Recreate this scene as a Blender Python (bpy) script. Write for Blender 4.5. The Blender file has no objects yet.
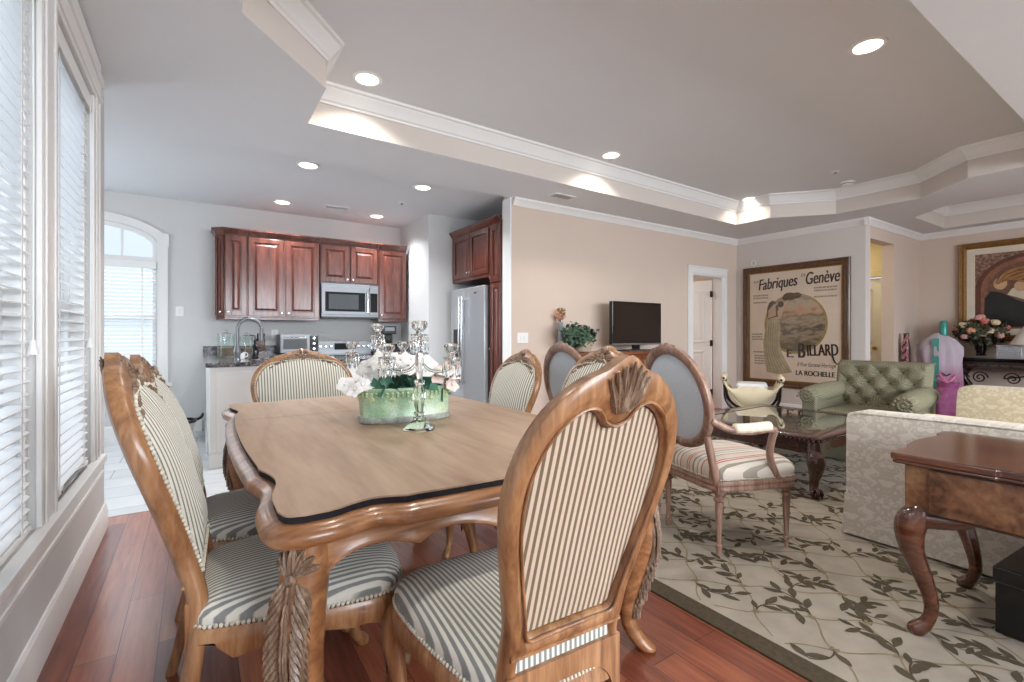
import bpy, bmesh, math, random
from mathutils import Vector, Matrix, noise
from mathutils.geometry import tessellate_polygon
random.seed(7)
PI = math.pi
scene = bpy.context.scene
COL = scene.collection

# ---------------------------------------------------------------- camera, sky, exposure
cam_d = bpy.data.cameras.new('camera')
cam_d.sensor_width = 36.0
cam_d.lens = 475.0 / 1024.0 * 36.0
cam_d.shift_y = -(341.0 - 334.0) / 1024.0
cam_d.clip_start = 0.05
cam = bpy.data.objects.new('camera', cam_d)
COL.objects.link(cam)
YAW = math.atan(315.0 / 475.0)
cam.location = (0, 0, 1.2)
cam.rotation_euler = (PI / 2, 0, -YAW)
scene.camera = cam

scene.view_settings.view_transform = 'Standard'
scene.view_settings.look = 'None'
scene.view_settings.gamma = 1.0
scene.view_settings.use_curve_mapping = False
scene.view_settings.exposure = -0.03
scene.cycles.use_denoising = True
scene.cycles.max_bounces = 10
scene.cycles.diffuse_bounces = 5
scene.cycles.transparent_max_bounces = 24
scene.cycles.caustics_reflective = False
scene.cycles.caustics_refractive = False
scene.cycles.sample_clamp_indirect = 6.0

world = bpy.data.worlds.new('overcast_sky')
scene.world = world
world.use_nodes = True
wn = world.node_tree.nodes
wn['Background'].inputs[0].default_value = (0.76, 0.88, 1.0, 1)
wn['Background'].inputs[1].default_value = 1.15


def area_light(name, loc, rot, sx, sy, power, color=(1, 1, 1), shape='RECTANGLE', parent=None, spread=None):
    d = bpy.data.lights.new(name, 'AREA')
    d.shape = shape
    d.size = sx
    if shape in ('RECTANGLE', 'ELLIPSE'):
        d.size_y = sy
    d.energy = power
    d.color = color
    if spread:
        d.spread = spread
    o = bpy.data.objects.new(name, d)
    COL.objects.link(o)
    o.location = loc
    o.rotation_euler = rot
    o.parent = parent
    return o


COOL = (0.86, 0.93, 1.0)
# daylight outside the windows (beyond the glass, shining in), plus one added nook fill
area_light('daylight_left', (-2.3, 2.2, 4.1), (0, -math.radians(42), 0), 2.4, 4.4, 230, COOL)
area_light('daylight_kitchen', (-1.0, 8.7, 3.7), (-math.radians(50), 0, 0), 2.0, 2.0, 210, COOL)
area_light('nook_fill_light', (-2.9, 5.5, 1.6), (0, -PI / 2, 0), 2.0, 1.8, 58, COOL)  # extra light to brighten the kitchen, set at an invented window
area_light('daylight_behind', (3.6, -4.0, 2.5), (PI / 2 - 0.38, 0, 0), 7.6, 2.4, 1380, (0.88, 0.94, 1.0))
LAMP_W = 12.0

# ---------------------------------------------------------------- materials


def lin(h):
    h = h.lstrip('#')
    o = []
    for i in (0, 2, 4):
        c = int(h[i:i + 2], 16) / 255.0
        o.append(c / 12.92 if c <= 0.04045 else ((c + 0.055) / 1.055) ** 2.4)
    return (o[0], o[1], o[2], 1.0)


MATS = {}


class NT:
    def __init__(self, name):
        self.m = bpy.data.materials.new(name)
        self.m.use_nodes = True
        self.t = self.m.node_tree
        self.b = self.t.nodes['Principled BSDF']

    def n(self, typ, **kw):
        nd = self.t.nodes.new(typ)
        for k, v in kw.items():
            if k.startswith('i_'):
                nd.inputs[k[2:].replace('_', ' ')].default_value = v
            else:
                setattr(nd, k, v)
        return nd

    def l(self, a, b):
        self.t.links.new(a, b)

    def coord(self, scale=(1, 1, 1), rot=(0, 0, 0), gen=False):
        tc = self.n('ShaderNodeTexCoord')
        mp = self.n('ShaderNodeMapping')
        mp.inputs['Scale'].default_value = scale
        mp.inputs['Rotation'].default_value = rot
        self.l(tc.outputs['Generated' if gen else 'Object'], mp.inputs[0])
        return mp.outputs[0]

    def ramp(self, src, stops, interp='LINEAR'):
        r = self.n('ShaderNodeValToRGB')
        r.color_ramp.interpolation = interp
        e = r.color_ramp.elements
        while len(e) < len(stops):
            e.new(0.5)
        for i, (p, c) in enumerate(stops):
            e[i].position = p
            e[i].color = c if not isinstance(c, str) else lin(c)
        self.l(src, r.inputs[0])
        return r.outputs[0]

    def math(self, op, a, b=None, c=None):
        m = self.n('ShaderNodeMath', operation=op)
        for i, v in enumerate((a, b, c)):
            if v is None:
                continue
            if isinstance(v, (int, float)):
                m.inputs[i].default_value = v
            else:
                self.l(v, m.inputs[i])
        return m.outputs[0]

    def mix(self, f, a, b, mode='MIX'):
        m = self.n('ShaderNodeMix', data_type='RGBA', blend_type=mode)
        for i, v in ((0, f), (6, a), (7, b)):
            if isinstance(v, (int, float)):
                m.inputs[i].default_value = v
            elif isinstance(v, str):
                m.inputs[i].default_value = lin(v)
            elif isinstance(v, tuple):
                m.inputs[i].default_value = v
            else:
                self.l(v, m.inputs[i])
        return m.outputs[2]

    def bump(self, h, strength=0.2, dist=0.01):
        b = self.n('ShaderNodeBump')
        b.inputs['Strength'].default_value = strength
        b.inputs['Distance'].default_value = dist
        self.l(h, b.inputs['Height'])
        self.l(b.outputs[0], self.b.inputs['Normal'])

    def set(self, **kw):
        for k, v in kw.items():
            s = self.b.inputs[k.replace('_', ' ')]
            if isinstance(v, str):
                s.default_value = lin(v)
            elif isinstance(v, (int, float, tuple)):
                s.default_value = v
            else:
                self.l(v, s)


def plain(name, color, rough=0.6, metal=0.0, var=0.06, scale=6.0, bump=0.0, spec=0.5, coat=0.0):
    if name in MATS:
        return MATS[name]
    k = NT(name)
    nz = k.n('ShaderNodeTexNoise')
    nz.inputs['Scale'].default_value = scale
    nz.inputs['Detail'].default_value = 4
    k.l(k.coord(), nz.inputs[0])
    c = lin(color)
    d = tuple(x * (1 - var) for x in c[:3]) + (1,)
    e = tuple(min(1, x * (1 + var)) for x in c[:3]) + (1,)
    k.set(Base_Color=k.ramp(nz.outputs[0], [(0.3, d), (0.7, e)]), Roughness=rough, Metallic=metal)
    k.b.inputs['Specular IOR Level'].default_value = spec
    if coat:
        k.b.inputs['Coat Weight'].default_value = coat
        k.b.inputs['Coat Roughness'].default_value = 0.08
    if bump:
        k.bump(nz.outputs[0], bump)
    MATS[name] = k.m
    return k.m


def wood(name, dark, mid, light, axis='Z', scale=1.0, rough=0.35, coat=0.2, contrast=1.0):
    k = NT(name)
    s = [9.0 * scale] * 3
    s['XYZ'.index(axis)] = 1.1 * scale
    co = k.coord(tuple(s))
    nz = k.n('ShaderNodeTexNoise')
    nz.inputs['Scale'].default_value = 1.6
    nz.inputs['Detail'].default_value = 6
    nz.inputs['Distortion'].default_value = 1.2
    k.l(co, nz.inputs[0])
    n2 = k.n('ShaderNodeTexNoise')
    n2.inputs['Scale'].default_value = 9
    n2.inputs['Detail'].default_value = 3
    k.l(co, n2.inputs[0])
    f = k.math('ADD', k.math('MULTIPLY', nz.outputs[0], 0.72), k.math('MULTIPLY', n2.outputs[0], 0.28))
    k.set(Base_Color=k.ramp(f, [(0.5 - 0.17 / contrast, dark), (0.5, mid), (0.5 + 0.17 / contrast, light)]), Roughness=rough)
    k.b.inputs['Coat Weight'].default_value = coat
    k.b.inputs['Coat Roughness'].default_value = 0.15
    k.bump(f, 0.08)
    MATS[name] = k.m
    return k.m


def stripes(name, ca, cb, period, duty=0.5, axis='X', rough=0.9, more=None, bend=0.0):
    k = NT(name)
    co = k.coord()
    sp = k.n('ShaderNodeSeparateXYZ')
    k.l(co, sp.inputs[0])
    x = sp.outputs['XYZ'.index(axis)]
    nz = k.n('ShaderNodeTexNoise')
    nz.inputs['Scale'].default_value = 140
    k.l(co, nz.inputs[0])
    fr = k.math('FRACT', k.math('DIVIDE', k.math('ADD', x, 10.0 + period * 0.25), period))
    if more:
        col = k.ramp(fr, more, 'CONSTANT')
    else:
        t = k.math('ABSOLUTE', k.math('SUBTRACT', fr, 0.5))
        col = k.ramp(t, [(duty * 0.5 - 0.05, ca), (duty * 0.5 + 0.05, cb)])
    col = k.mix(0.25, col, nz.outputs[1], 'SOFT_LIGHT')
    k.set(Base_Color=col, Roughness=rough)
    k.b.inputs['Sheen Weight'].default_value = 0.15
    k.b.inputs['Specular IOR Level'].default_value = 0.2
    k.bump(nz.outputs[0], 0.15, 0.002)
    MATS[name] = k.m
    return k.m


def damask(name, ca, cb, au, av, pu=0.34, pv=0.46, axes='YZ'):
    k = NT(name)
    sp = k.n('ShaderNodeSeparateXYZ')
    k.l(k.coord(), sp.inputs[0])
    u = sp.outputs['XYZ'.index(axes[0])]
    v = sp.outputs['XYZ'.index(axes[1])]
    row = k.math('FLOOR', k.math('DIVIDE', v, pv / 2))
    sh = k.math('MULTIPLY', k.math('MODULO', k.math('ADD', row, 100), 2), pu / 2)
    pu_ = k.math('PINGPONG', k.math('ADD', u, k.math('ADD', sh, 20.0)), pu / 2)
    pv_ = k.math('MODULO', k.math('ADD', v, 20.0), pv / 2)
    cb_ = k.n('ShaderNodeCombineXYZ')
    k.l(pu_, cb_.inputs[0])
    k.l(pv_, cb_.inputs[1])
    nz = k.n('ShaderNodeTexNoise')
    nz.inputs['Scale'].default_value = 20
    nz.inputs['Detail'].default_value = 3.5
    nz.inputs['Distortion'].default_value = 1.8
    k.l(cb_.outputs[0], nz.inputs[0])
    k.set(Base_Color=k.ramp(nz.outputs[0], [(0.47, ca), (0.53, cb)]), Roughness=0.75)
    k.b.inputs['Sheen Weight'].default_value = 0.2
    k.b.inputs['Specular IOR Level'].default_value = 0.25
    MATS[name] = k.m
    return k.m


def glass_pane(name, tint=(1, 1, 1, 1), refl=1.0):
    k = NT(name)
    tr = k.n('ShaderNodeBsdfTransparent')
    tr.inputs[0].default_value = tint
    gl = k.n('ShaderNodeBsdfGlossy')
    gl.inputs['Roughness'].default_value = 0.02
    fr = k.n('ShaderNodeLayerWeight')
    fr.inputs[0].default_value = 0.5
    mx = k.n('ShaderNodeMixShader')
    sch = k.math('ADD', k.math('MULTIPLY', k.math('POWER', fr.outputs[1], 5.0), 0.9), 0.035)
    k.l(k.math('MULTIPLY', sch, refl), mx.inputs[0])
    k.l(tr.outputs[0], mx.inputs[1])
    k.l(gl.outputs[0], mx.inputs[2])
    k.l(mx.outputs[0], k.t.nodes['Material Output'].inputs[0])
    MATS[name] = k.m
    return k.m


def emit(name, color, strength):
    k = NT(name)
    k.set(Base_Color=color, Emission_Color=color, Emission_Strength=strength)
    MATS[name] = k.m
    return k.m


WALL = plain('wall_paint', '#d1d1d0', 0.85, var=0.012, scale=2)
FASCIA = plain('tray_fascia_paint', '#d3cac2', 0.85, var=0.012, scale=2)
DULLBLACK = plain('dull_black_glass', '#131314', 0.3, spec=0.08)
WALLP = plain('pale_poster_wall', '#d6cfc9', 0.85, var=0.012, scale=2)  # poster wall set paler than the other living-side walls
WALLB = plain('beige_wall', '#d2c0b2', 0.85, var=0.012, scale=2)  # living-side walls set warmer and darker than the kitchen walls
CEIL = plain('ceiling_paint', '#e0e2e5', 0.9, var=0.01, scale=2)
TRIM = plain('trim_paint', '#e9e8e6', 0.4, var=0.01)
HALLW = plain('hall_paint', '#e6d9b0', 0.8, var=0.02)
WHITE = plain('white_paint', '#eeeeec', 0.35, var=0.01)
BLIND = plain('blind_slat_white', '#eef1f4', 0.45, var=0.01)
CHAIRW = wood('honey_walnut', '#68432a', '#936844', '#b0865f', 'Z', 1.4, 0.34, 0.3)
CARVE = wood('carved_walnut', '#4b3627', '#78604c', '#a8937f', 'Z', 5.0, 0.5, 0.1)
OVALW = wood('limed_walnut', '#6f5040', '#937362', '#ad9080', 'Z', 1.6, 0.45, 0.1)
TABLEW = wood('table_walnut', '#6a4227', '#91623d', '#ad7d54', 'X', 1.2, 0.33, 0.25)
PADW = wood('tan_laminate', '#8f735c', '#a68b73', '#b39a82', 'Y', 0.55, 0.42, 0.05, 0.8)
CHERRY = wood('cherry_cabinet', '#3d1b13', '#5e3024', '#784336', 'Z', 1.0, 0.28, 0.4)
MAHOG = wood('dark_mahogany', '#2a120d', '#3b1b13', '#4c251a', 'X', 1.2, 0.2, 0.6)
DESKW = wood('burled_walnut', '#3a2519', '#6f4d35', '#91704f', 'X', 0.5, 0.25, 0.6, 1.0)
DESKT = wood('desk_top_mahogany', '#341c14', '#573222', '#744a35', 'Y', 0.8, 0.16, 0.7)
CREDW = wood('credenza_wood', '#4a2416', '#7c4529', '#96603c', 'X', 1.0, 0.3, 0.4)
FRAMEW = wood('poster_frame_wood', '#33200f', '#553719', '#6d4a26', 'Z', 2.0, 0.35, 0.2)
EBONY = wood('ebonised_wood', '#0d0807', '#211310', '#3c2620', 'X', 3.0, 0.3, 0.4)
STRIPE = stripes('ticking_stripe', '#7f827f', '#d4d1c6', 0.0165, 0.5)
STRIPEB = stripes('taupe_ticking_stripe', '#6d5b48', '#c0af9a', 0.0185, 0.48)
STRIPEF = stripes('grey_ticking_stripe', '#6b706b', '#dcd8cc', 0.0180, 0.36)
GIMP = plain('gimp_braid', '#c9c4b4', 0.8, var=0.3, scale=90)
BLUEF = plain('pale_blue_linen', '#d0dde7', 0.9, var=0.05, scale=120, bump=0.1, spec=0.2)
ORANGES = stripes('orange_silk_stripe', None, None, 0.17, axis='X', rough=0.5, more=[
    (0.0, '#cbc0b2'), (0.14, '#b4654e'), (0.19, '#d8cfc4'), (0.23, '#b4654e'), (0.28, '#cabfb0'), (0.42, '#8c8678'),
    (0.5, '#d4cabc'), (0.62, '#a0988a'), (0.68, '#d8d0c4'), (0.8, '#ab6f58'), (0.85, '#c8bdae')])
MUSLIN = plain('cream_arm_pad', '#d9cdb8', 0.8, var=0.12, scale=40)
DAMASK = damask('cream_damask', '#c3bbae', '#d8d0c4', 0, 0)
DAMASKT = damask('warm_cream_damask', '#cbb795', '#dccbad', 0, 0)
DAMASKC = plain('warm_cream_cloth', '#d9caae', 0.8, var=0.05, scale=20)
STEELF = plain('fridge_steel', '#b4b7ba', 0.34, 0.55, var=0.02, scale=3)
STEEL = plain('stainless_steel', '#7f8184', 0.42, 1.0, var=0.03, scale=3)
CHROME = plain('chrome', '#dcdcde', 0.12, 1.0, var=0.01)
BLACK = plain('black_plastic', '#151515', 0.35, var=0.05)
BLACKG = plain('black_gloss', '#0d0d0e', 0.12, var=0.05)
LEATHER = plain('cream_leather', '#d6c8a8', 0.42, var=0.07, scale=9)
PANE = glass_pane('window_glass')
POSTERG = glass_pane('picture_glass', refl=0.9)
LENS = emit('lamp_lens', (1.0, 0.93, 0.80, 1), 7.0)
GOLDM = plain('antique_gold', '#8a6433', 0.4, 0.35, var=0.3, scale=60)
BRASS = plain('brass', '#b98d45', 0.25, 1.0)

k = NT('crystal')
k.set(Base_Color=(0.97, 0.99, 0.98, 1), Roughness=0.02)
k.b.inputs['IOR'].default_value = 1.5
k.b.inputs['Transmission Weight'].default_value = 1.0
CRYSTAL = k.m

# plank floor, boards along Y
k = NT('cherry_plank_floor')
co = k.coord(rot=(0, 0, PI / 2))
br = k.n('ShaderNodeTexBrick')
br.offset = 0.37
br.inputs['Scale'].default_value = 1.0
br.inputs['Brick Width'].default_value = 1.15
br.inputs['Row Height'].default_value = 0.125
br.inputs['Mortar Size'].default_value = 0.0016
br.inputs['Mortar Smooth'].default_value = 0.3
br.inputs['Color1'].default_value = (0, 0, 0, 1)
br.inputs['Color2'].default_value = (1, 1, 1, 1)
br.inputs['Mortar'].default_value = (0.5, 0.5, 0.5, 1)
k.l(co, br.inputs[0])
nz = k.n('ShaderNodeTexNoise')
nz.inputs['Scale'].default_value = 3
nz.inputs['Detail'].default_value = 6
nz.inputs['Distortion'].default_value = 0.6
k.l(k.coord((14, 1.2, 1)), nz.inputs[0])
f = k.math('ADD', k.math('MULTIPLY', br.outputs[0], 0.4), k.math('MULTIPLY', nz.outputs[0], 0.6))
c = k.ramp(f, [(0.15, '#4a2219'), (0.42, '#783e2c'), (0.62, '#97563c'), (0.85, '#ae704f')])
c = k.mix(br.outputs[1], c, '#2c120c')
k.set(Base_Color=c, Roughness=0.34)
k.b.inputs['Coat Weight'].default_value = 0.2
k.b.inputs['Coat Roughness'].default_value = 0.22
k.bump(k.math('SUBTRACT', 1.0, br.outputs[1]), 0.25, 0.002)
PLANK = k.m

k = NT('white_floor_tile')
co = k.coord()
br = k.n('ShaderNodeTexBrick')
br.offset = 0.5
br.inputs['Scale'].default_value = 1.0
br.inputs['Brick Width'].default_value = 0.6
br.inputs['Row Height'].default_value = 0.3
br.inputs['Mortar Size'].default_value = 0.004
br.inputs['Color1'].default_value = lin('#d4d6d8')
br.inputs['Color2'].default_value = lin('#dee0e2')
br.inputs['Mortar'].default_value = lin('#a5a8ab')
k.l(co, br.inputs[0])
nz = k.n('ShaderNodeTexNoise')
nz.inputs['Scale'].default_value = 5
nz.inputs['Detail'].default_value = 5
k.l(co, nz.inputs[0])
k.set(Base_Color=k.mix(0.25, br.outputs[0], k.ramp(nz.outputs[0], [(0.3, '#b4b6b8'), (0.7, '#efefef')]), 'MULTIPLY'), Roughness=0.22)
TILE = k.m

k = NT('dark_granite')
vo = k.n('ShaderNodeTexVoronoi')
vo.inputs['Scale'].default_value = 60
k.l(k.coord(), vo.inputs[0])
nz = k.n('ShaderNodeTexNoise')
nz.inputs['Scale'].default_value = 25
nz.inputs['Detail'].default_value = 6
k.l(k.coord(), nz.inputs[0])
f = k.math('ADD', k.math('MULTIPLY', vo.outputs[0], 0.4), k.math('MULTIPLY', nz.outputs[0], 0.7))
k.set(Base_Color=k.ramp(f, [(0.3, '#1c1c20'), (0.5, '#3c3c42'), (0.62, '#6b6664'), (0.75, '#8f8f94')]), Roughness=0.12)
GRANITE = k.m

k = NT('green_houndstooth')
ck = k.n('ShaderNodeTexChecker')
ck.inputs['Scale'].default_value = 90
ck.inputs['Color1'].default_value = lin('#656150')
ck.inputs['Color2'].default_value = lin('#8e8a72')
k.l(k.coord(), ck.inputs[0])
k.set(Base_Color=ck.outputs[0], Roughness=0.9)
k.b.inputs['Specular IOR Level'].default_value = 0.2
GREENF = k.m

k = NT('crackled_green_glaze')
nz = k.n('ShaderNodeTexNoise')
nz.inputs['Scale'].default_value = 9
nz.inputs['Detail'].default_value = 8
k.l(k.coord(), nz.inputs[0])
vo = k.n('ShaderNodeTexVoronoi', feature='DISTANCE_TO_EDGE')
vo.inputs['Scale'].default_value = 70
k.l(k.coord(), vo.inputs[0])
c = k.ramp(nz.outputs[0], [(0.3, '#7a9c7c'), (0.46, '#96b494'), (0.6, '#b9ccb0'), (0.8, '#c6c8ae')])
k.set(Base_Color=k.mix(k.ramp(vo.outputs[0], [(0.0, (0.5, 0.5, 0.5, 1)), (0.08, (0, 0, 0, 1))]), c, '#5b7a52'), Roughness=0.3)
GREENG = k.m

# ---------------------------------------------------------------- mesh helpers


class MB:
    def __init__(self):
        self.v = []
        self.f = []
        self.mi = []
        self.cur = 0

    def add(self, vs, fs):
        o = len(self.v)
        self.v += [tuple(p) for p in vs]
        for f in fs:
            self.f.append(tuple(i + o for i in f))
            self.mi.append(self.cur)
        return self

    def box(self, x0, x1, y0, y1, z0, z1):
        vs = [(x, y, z) for z in (z0, z1) for y in (y0, y1) for x in (x0, x1)]
        return self.add(vs, [(0, 2, 3, 1), (4, 5, 7, 6), (0, 1, 5, 4), (2, 6, 7, 3), (0, 4, 6, 2), (1, 3, 7, 5)])

    def obox(self, c, s, M):
        vs = [M @ Vector((sx * s[0] / 2, sy * s[1] / 2, sz * s[2] / 2)) + Vector(c)
              for sz in (-1, 1) for sy in (-1, 1) for sx in (-1, 1)]
        return self.add(vs, [(0, 2, 3, 1), (4, 5, 7, 6), (0, 1, 5, 4), (2, 6, 7, 3), (0, 4, 6, 2), (1, 3, 7, 5)])

    def rings(self, R, caps=True, closed_ring=True, loop=False):
        n = len(R[0])
        vs = [p for r in R for p in r]
        fs = []
        m = len(R)
        for i in range(m if loop else m - 1):
            j = (i + 1) % m
            for a in range(n if closed_ring else n - 1):
                b = (a + 1) % n
                fs.append((i * n + a, i * n + b, j * n + b, j * n + a))
        if caps and not loop and closed_ring:
            fs.append(tuple(reversed(range(n))))
            fs.append(tuple((m - 1) * n + a for a in range(n)))
        return self.add(vs, fs)

    def lathe(self, prof, c=(0, 0, 0), seg=20, M=None, caps=True, sx=1.0, sy=1.0):
        R = []
        for r, z in prof:
            r = max(r, 1e-4)
            ring = [Vector((r * sx * math.cos(2 * PI * a / seg), r * sy * math.sin(2 * PI * a / seg), z)) for a in range(seg)]
            if M:
                ring = [M @ p for p in ring]
            R.append([p + Vector(c) for p in ring])
        return self.rings(R, caps)

    def tube(self, path, rad, seg=8, closed=False, flat=1.0, up=None):
        P = [Vector(p) for p in path]
        n = len(P)
        R = []
        prev = None
        for i in range(n):
            if closed:
                t = P[(i + 1) % n] - P[i - 1]
            else:
                t = P[min(i + 1, n - 1)] - P[max(i - 1, 0)]
            if t.length < 1e-9:
                t = Vector((0, 0, 1))
            t.normalize()
            if up is not None:
                a = Vector(up)
            elif prev is not None:
                a = prev
            else:
                a = Vector((0, 0, 1)) if abs(t.z) < 0.9 else Vector((1, 0, 0))
            a = a - t * a.dot(t)
            if a.length < 1e-6:
                a = t.orthogonal()
            a.normalize()
            prev = a
            b = t.cross(a)
            r = rad[i] if isinstance(rad, (list, tuple)) else rad
            R.append([P[i] + (a * math.cos(2 * PI * k / seg) + b * math.sin(2 * PI * k / seg) * flat) * r for k in range(seg)])
        return self.rings(R, True, True, closed)

    def ball(self, c, r, seg=8, rg=5, M=None):
        if not isinstance(r, (tuple, list)):
            r = (r, r, r)
        R = []
        for i in range(rg + 1):
            t = PI * i / rg
            s = max(math.sin(t), 0.02)
            ring = [Vector((r[0] * s * math.cos(2 * PI * a / seg), r[1] * s * math.sin(2 * PI * a / seg), -r[2] * math.cos(t))) for a in range(seg)]
            if M:
                ring = [M @ p for p in ring]
            R.append([p + Vector(c) for p in ring])
        return self.rings(R)

    def prism(self, pts, z0, z1, mp=None):
        mp = mp or (lambda x, y, z: (x, y, z))
        n = len(pts)
        vs = [mp(x, y, z0) for x, y in pts] + [mp(x, y, z1) for x, y in pts]
        fs = [(i, (i + 1) % n, n + (i + 1) % n, n + i) for i in range(n)]
        tri = tessellate_polygon([[Vector((x, y, 0)) for x, y in pts]])
        fs += [tuple(t) for t in tri] + [tuple(n + i for i in reversed(t)) for t in tri]
        return self.add(vs, fs)

    def grid(self, nu, nv, fn, cu=False):
        vs = [fn(i / (nu if cu else nu - 1), j / (nv - 1)) for j in range(nv) for i in range(nu)]
        fs = []
        for j in range(nv - 1):
            for i in range(nu if cu else nu - 1):
                a = j * nu + i
                b = j * nu + (i + 1) % nu
                fs.append((a, b, b + nu, a + nu))
        return self.add(vs, fs)

    def build(self, name, mat, parent=None, smooth=35, bevel=0.0, seg=2, loc=None, rotz=0.0, mats=None):
        me = bpy.data.meshes.new(name)
        me.from_pydata(self.v, [], self.f)
        for m in (mats or [mat]):
            me.materials.append(m)
        if mats:
            me.polygons.foreach_set('material_index', self.mi)
        bm = bmesh.new()
        bm.from_mesh(me)
        bmesh.ops.recalc_face_normals(bm, faces=bm.faces)
        bm.to_mesh(me)
        bm.free()
        if smooth:
            me.polygons.foreach_set('use_smooth', [True] * len(me.polygons))
            me.set_sharp_from_angle(angle=math.radians(smooth))
        o = bpy.data.objects.new(name, me)
        COL.objects.link(o)
        o.parent = parent
        if loc:
            o.location = loc
        if rotz:
            o.rotation_euler = (0, 0, rotz)
        if bevel:
            b = o.modifiers.new('bevel', 'BEVEL')
            b.width = bevel
            b.segments = seg
            b.limit_method = 'ANGLE'
            b.angle_limit = math.radians(40)
            b.harden_normals = False
        return o


def tag(o, label, cat, group=None):
    o['label'] = label
    o['category'] = cat
    if group:
        o['group'] = group
    return o


def thing(name, label, cat, loc=(0, 0, 0), rotz=0.0, group=None):
    o = bpy.data.objects.new(name, None)
    o.empty_display_size = 0.05
    COL.objects.link(o)
    o.location = loc
    o.rotation_euler = (0, 0, rotz)
    return tag(o, label, cat, group)


def struct(o):
    o['kind'] = 'structure'
    return o


def dup(root, loc, rotz, label):
    r = root.copy()
    COL.objects.link(r)
    r.location = loc
    r.rotation_euler = (0, 0, rotz)
    r['label'] = label
    for ch in list(root.children):
        c = ch.copy()
        COL.objects.link(c)
        c.parent = r
        for g in list(ch.children):
            d = g.copy()
            COL.objects.link(d)
            d.parent = c
    return r


def cr(pts, n=8, closed=False):
    """Catmull-Rom through pts"""
    P = [Vector(p) for p in pts]
    out = []
    m = len(P)
    for i in range(m if closed else m - 1):
        if closed:
            a, b, c, d = P[i - 1], P[i], P[(i + 1) % m], P[(i + 2) % m]
        else:
            a, b, c, d = P[max(i - 1, 0)], P[i], P[i + 1], P[min(i + 2, m - 1)]
        for k in range(n):
            t = k / n
            out.append(0.5 * ((2 * b) + (c - a) * t + (2 * a - 5 * b + 4 * c - d) * t * t + (3 * b - a - 3 * c + d) * t ** 3))
    if not closed:
        out.append(P[-1])
    return out


def resample(P, n):
    P = [Vector(p) for p in P]
    L = [0.0]
    for a, b in zip(P, P[1:]):
        L.append(L[-1] + (b - a).length)
    out = []
    j = 0
    for i in range(n):
        s = L[-1] * i / (n - 1)
        while j < len(P) - 2 and L[j + 1] < s:
            j += 1
        d = L[j + 1] - L[j]
        out.append(P[j].lerp(P[j + 1], 0 if d < 1e-9 else (s - L[j]) / d))
    return out


def offset_poly(pts, d):
    """offset closed 2D polygon inwards (for CCW input) with mitres"""
    n = len(pts)
    out = []
    for i in range(n):
        p0, p1, p2 = Vector(pts[i - 1]), Vector(pts[i]), Vector(pts[(i + 1) % n])
        a = (p1 - p0).normalized()
        b = (p2 - p1).normalized()
        na, nb = Vector((-a.y, a.x)), Vector((-b.y, b.x))
        m = na + nb
        if m.length < 1e-6:
            m = na
        m.normalize()
        out.append(p1 + m * (d / max(0.3, m.dot(na))))
    return out


def sweep_poly(mb, pts, prof):
    R = []
    for o, z in prof:
        R.append([(p.x, p.y, z) for p in offset_poly(pts, o)])
    mb.rings(R, caps=False)
    return mb


def strip_profile(mb, a, b, prof, nrm):
    """straight moulding from a to b (2D), prof=[(out,z)], nrm = outward 2D normal"""
    R = []
    for p in (a, b):
        R.append([(p[0] + nrm[0] * o, p[1] + nrm[1] * o, z) for o, z in prof])
    return mb.rings(R)


def wall_cells(mb, axis, w0, w1, u0, u1, z0, z1, holes):
    """axis 'X': wall at x in [w0,w1] running along y; 'Y': at y running along x"""
    us = sorted(set([u0, u1] + [h[0] for h in holes] + [h[1] for h in holes]))
    zs = sorted(set([z0, z1] + [h[2] for h in holes] + [h[3] for h in holes]))
    for a, b in zip(us, us[1:]):
        for c, d in zip(zs, zs[1:]):
            if any(h[0] - 1e-6 <= a and b <= h[1] + 1e-6 and h[2] - 1e-6 <= c and d <= h[3] + 1e-6 for h in holes):
                continue
            if axis == 'X':
                mb.box(w0, w1, a, b, c, d)
            else:
                mb.box(a, b, w0, w1, c, d)
    return mb


# ---------------------------------------------------------------- the setting
ZC, ZT, ZK = 2.75, 3.05, 2.82      # soffit, tray, kitchen ceiling
LX = -0.48                         # left wall face
LY = 3.86                          # its end
TVY = 4.5                          # television wall face
PX = 7.45                          # poster wall face
AY = 2.68                          # niche wall face
RX = 9.45                          # right wall face
KY = 7.0                           # kitchen back wall face

fl = MB()
fl.box(LX - 0.2, 12.0, -2.8, 4.05, -0.1, 0)
fl.box(2.96, 12.0, 4.05, 8.0, -0.1, 0)
struct(fl.build('floor', PLANK, smooth=0))
struct(MB().box(-2.4, 2.96, 4.05, KY + 0.2, -0.1, 0.002).box(-2.4, LX - 0.2, LY - .16, 4.05, -.1, .002).build('floor_kitchen', TILE, smooth=0))

WIN = [(0.55, 1.36, 0.50, 2.50), (1.55, 2.36, 0.50, 2.50), (2.56, 3.40, 0.50, 2.50)]
w = MB()
wall_cells(w, 'X', LX - 0.16, LX, -2.6, LY, 0, ZC, WIN)
struct(w.build('wall_left', WALL, smooth=0))
ARX0, ARX1, ARC = -1.72, -0.39, -1.055


def arch_z(x):
    return 2.27 + 0.225 * math.sqrt(max(0, 1 - ((x - ARC) / 0.665) ** 2)) ** 1.0


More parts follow.
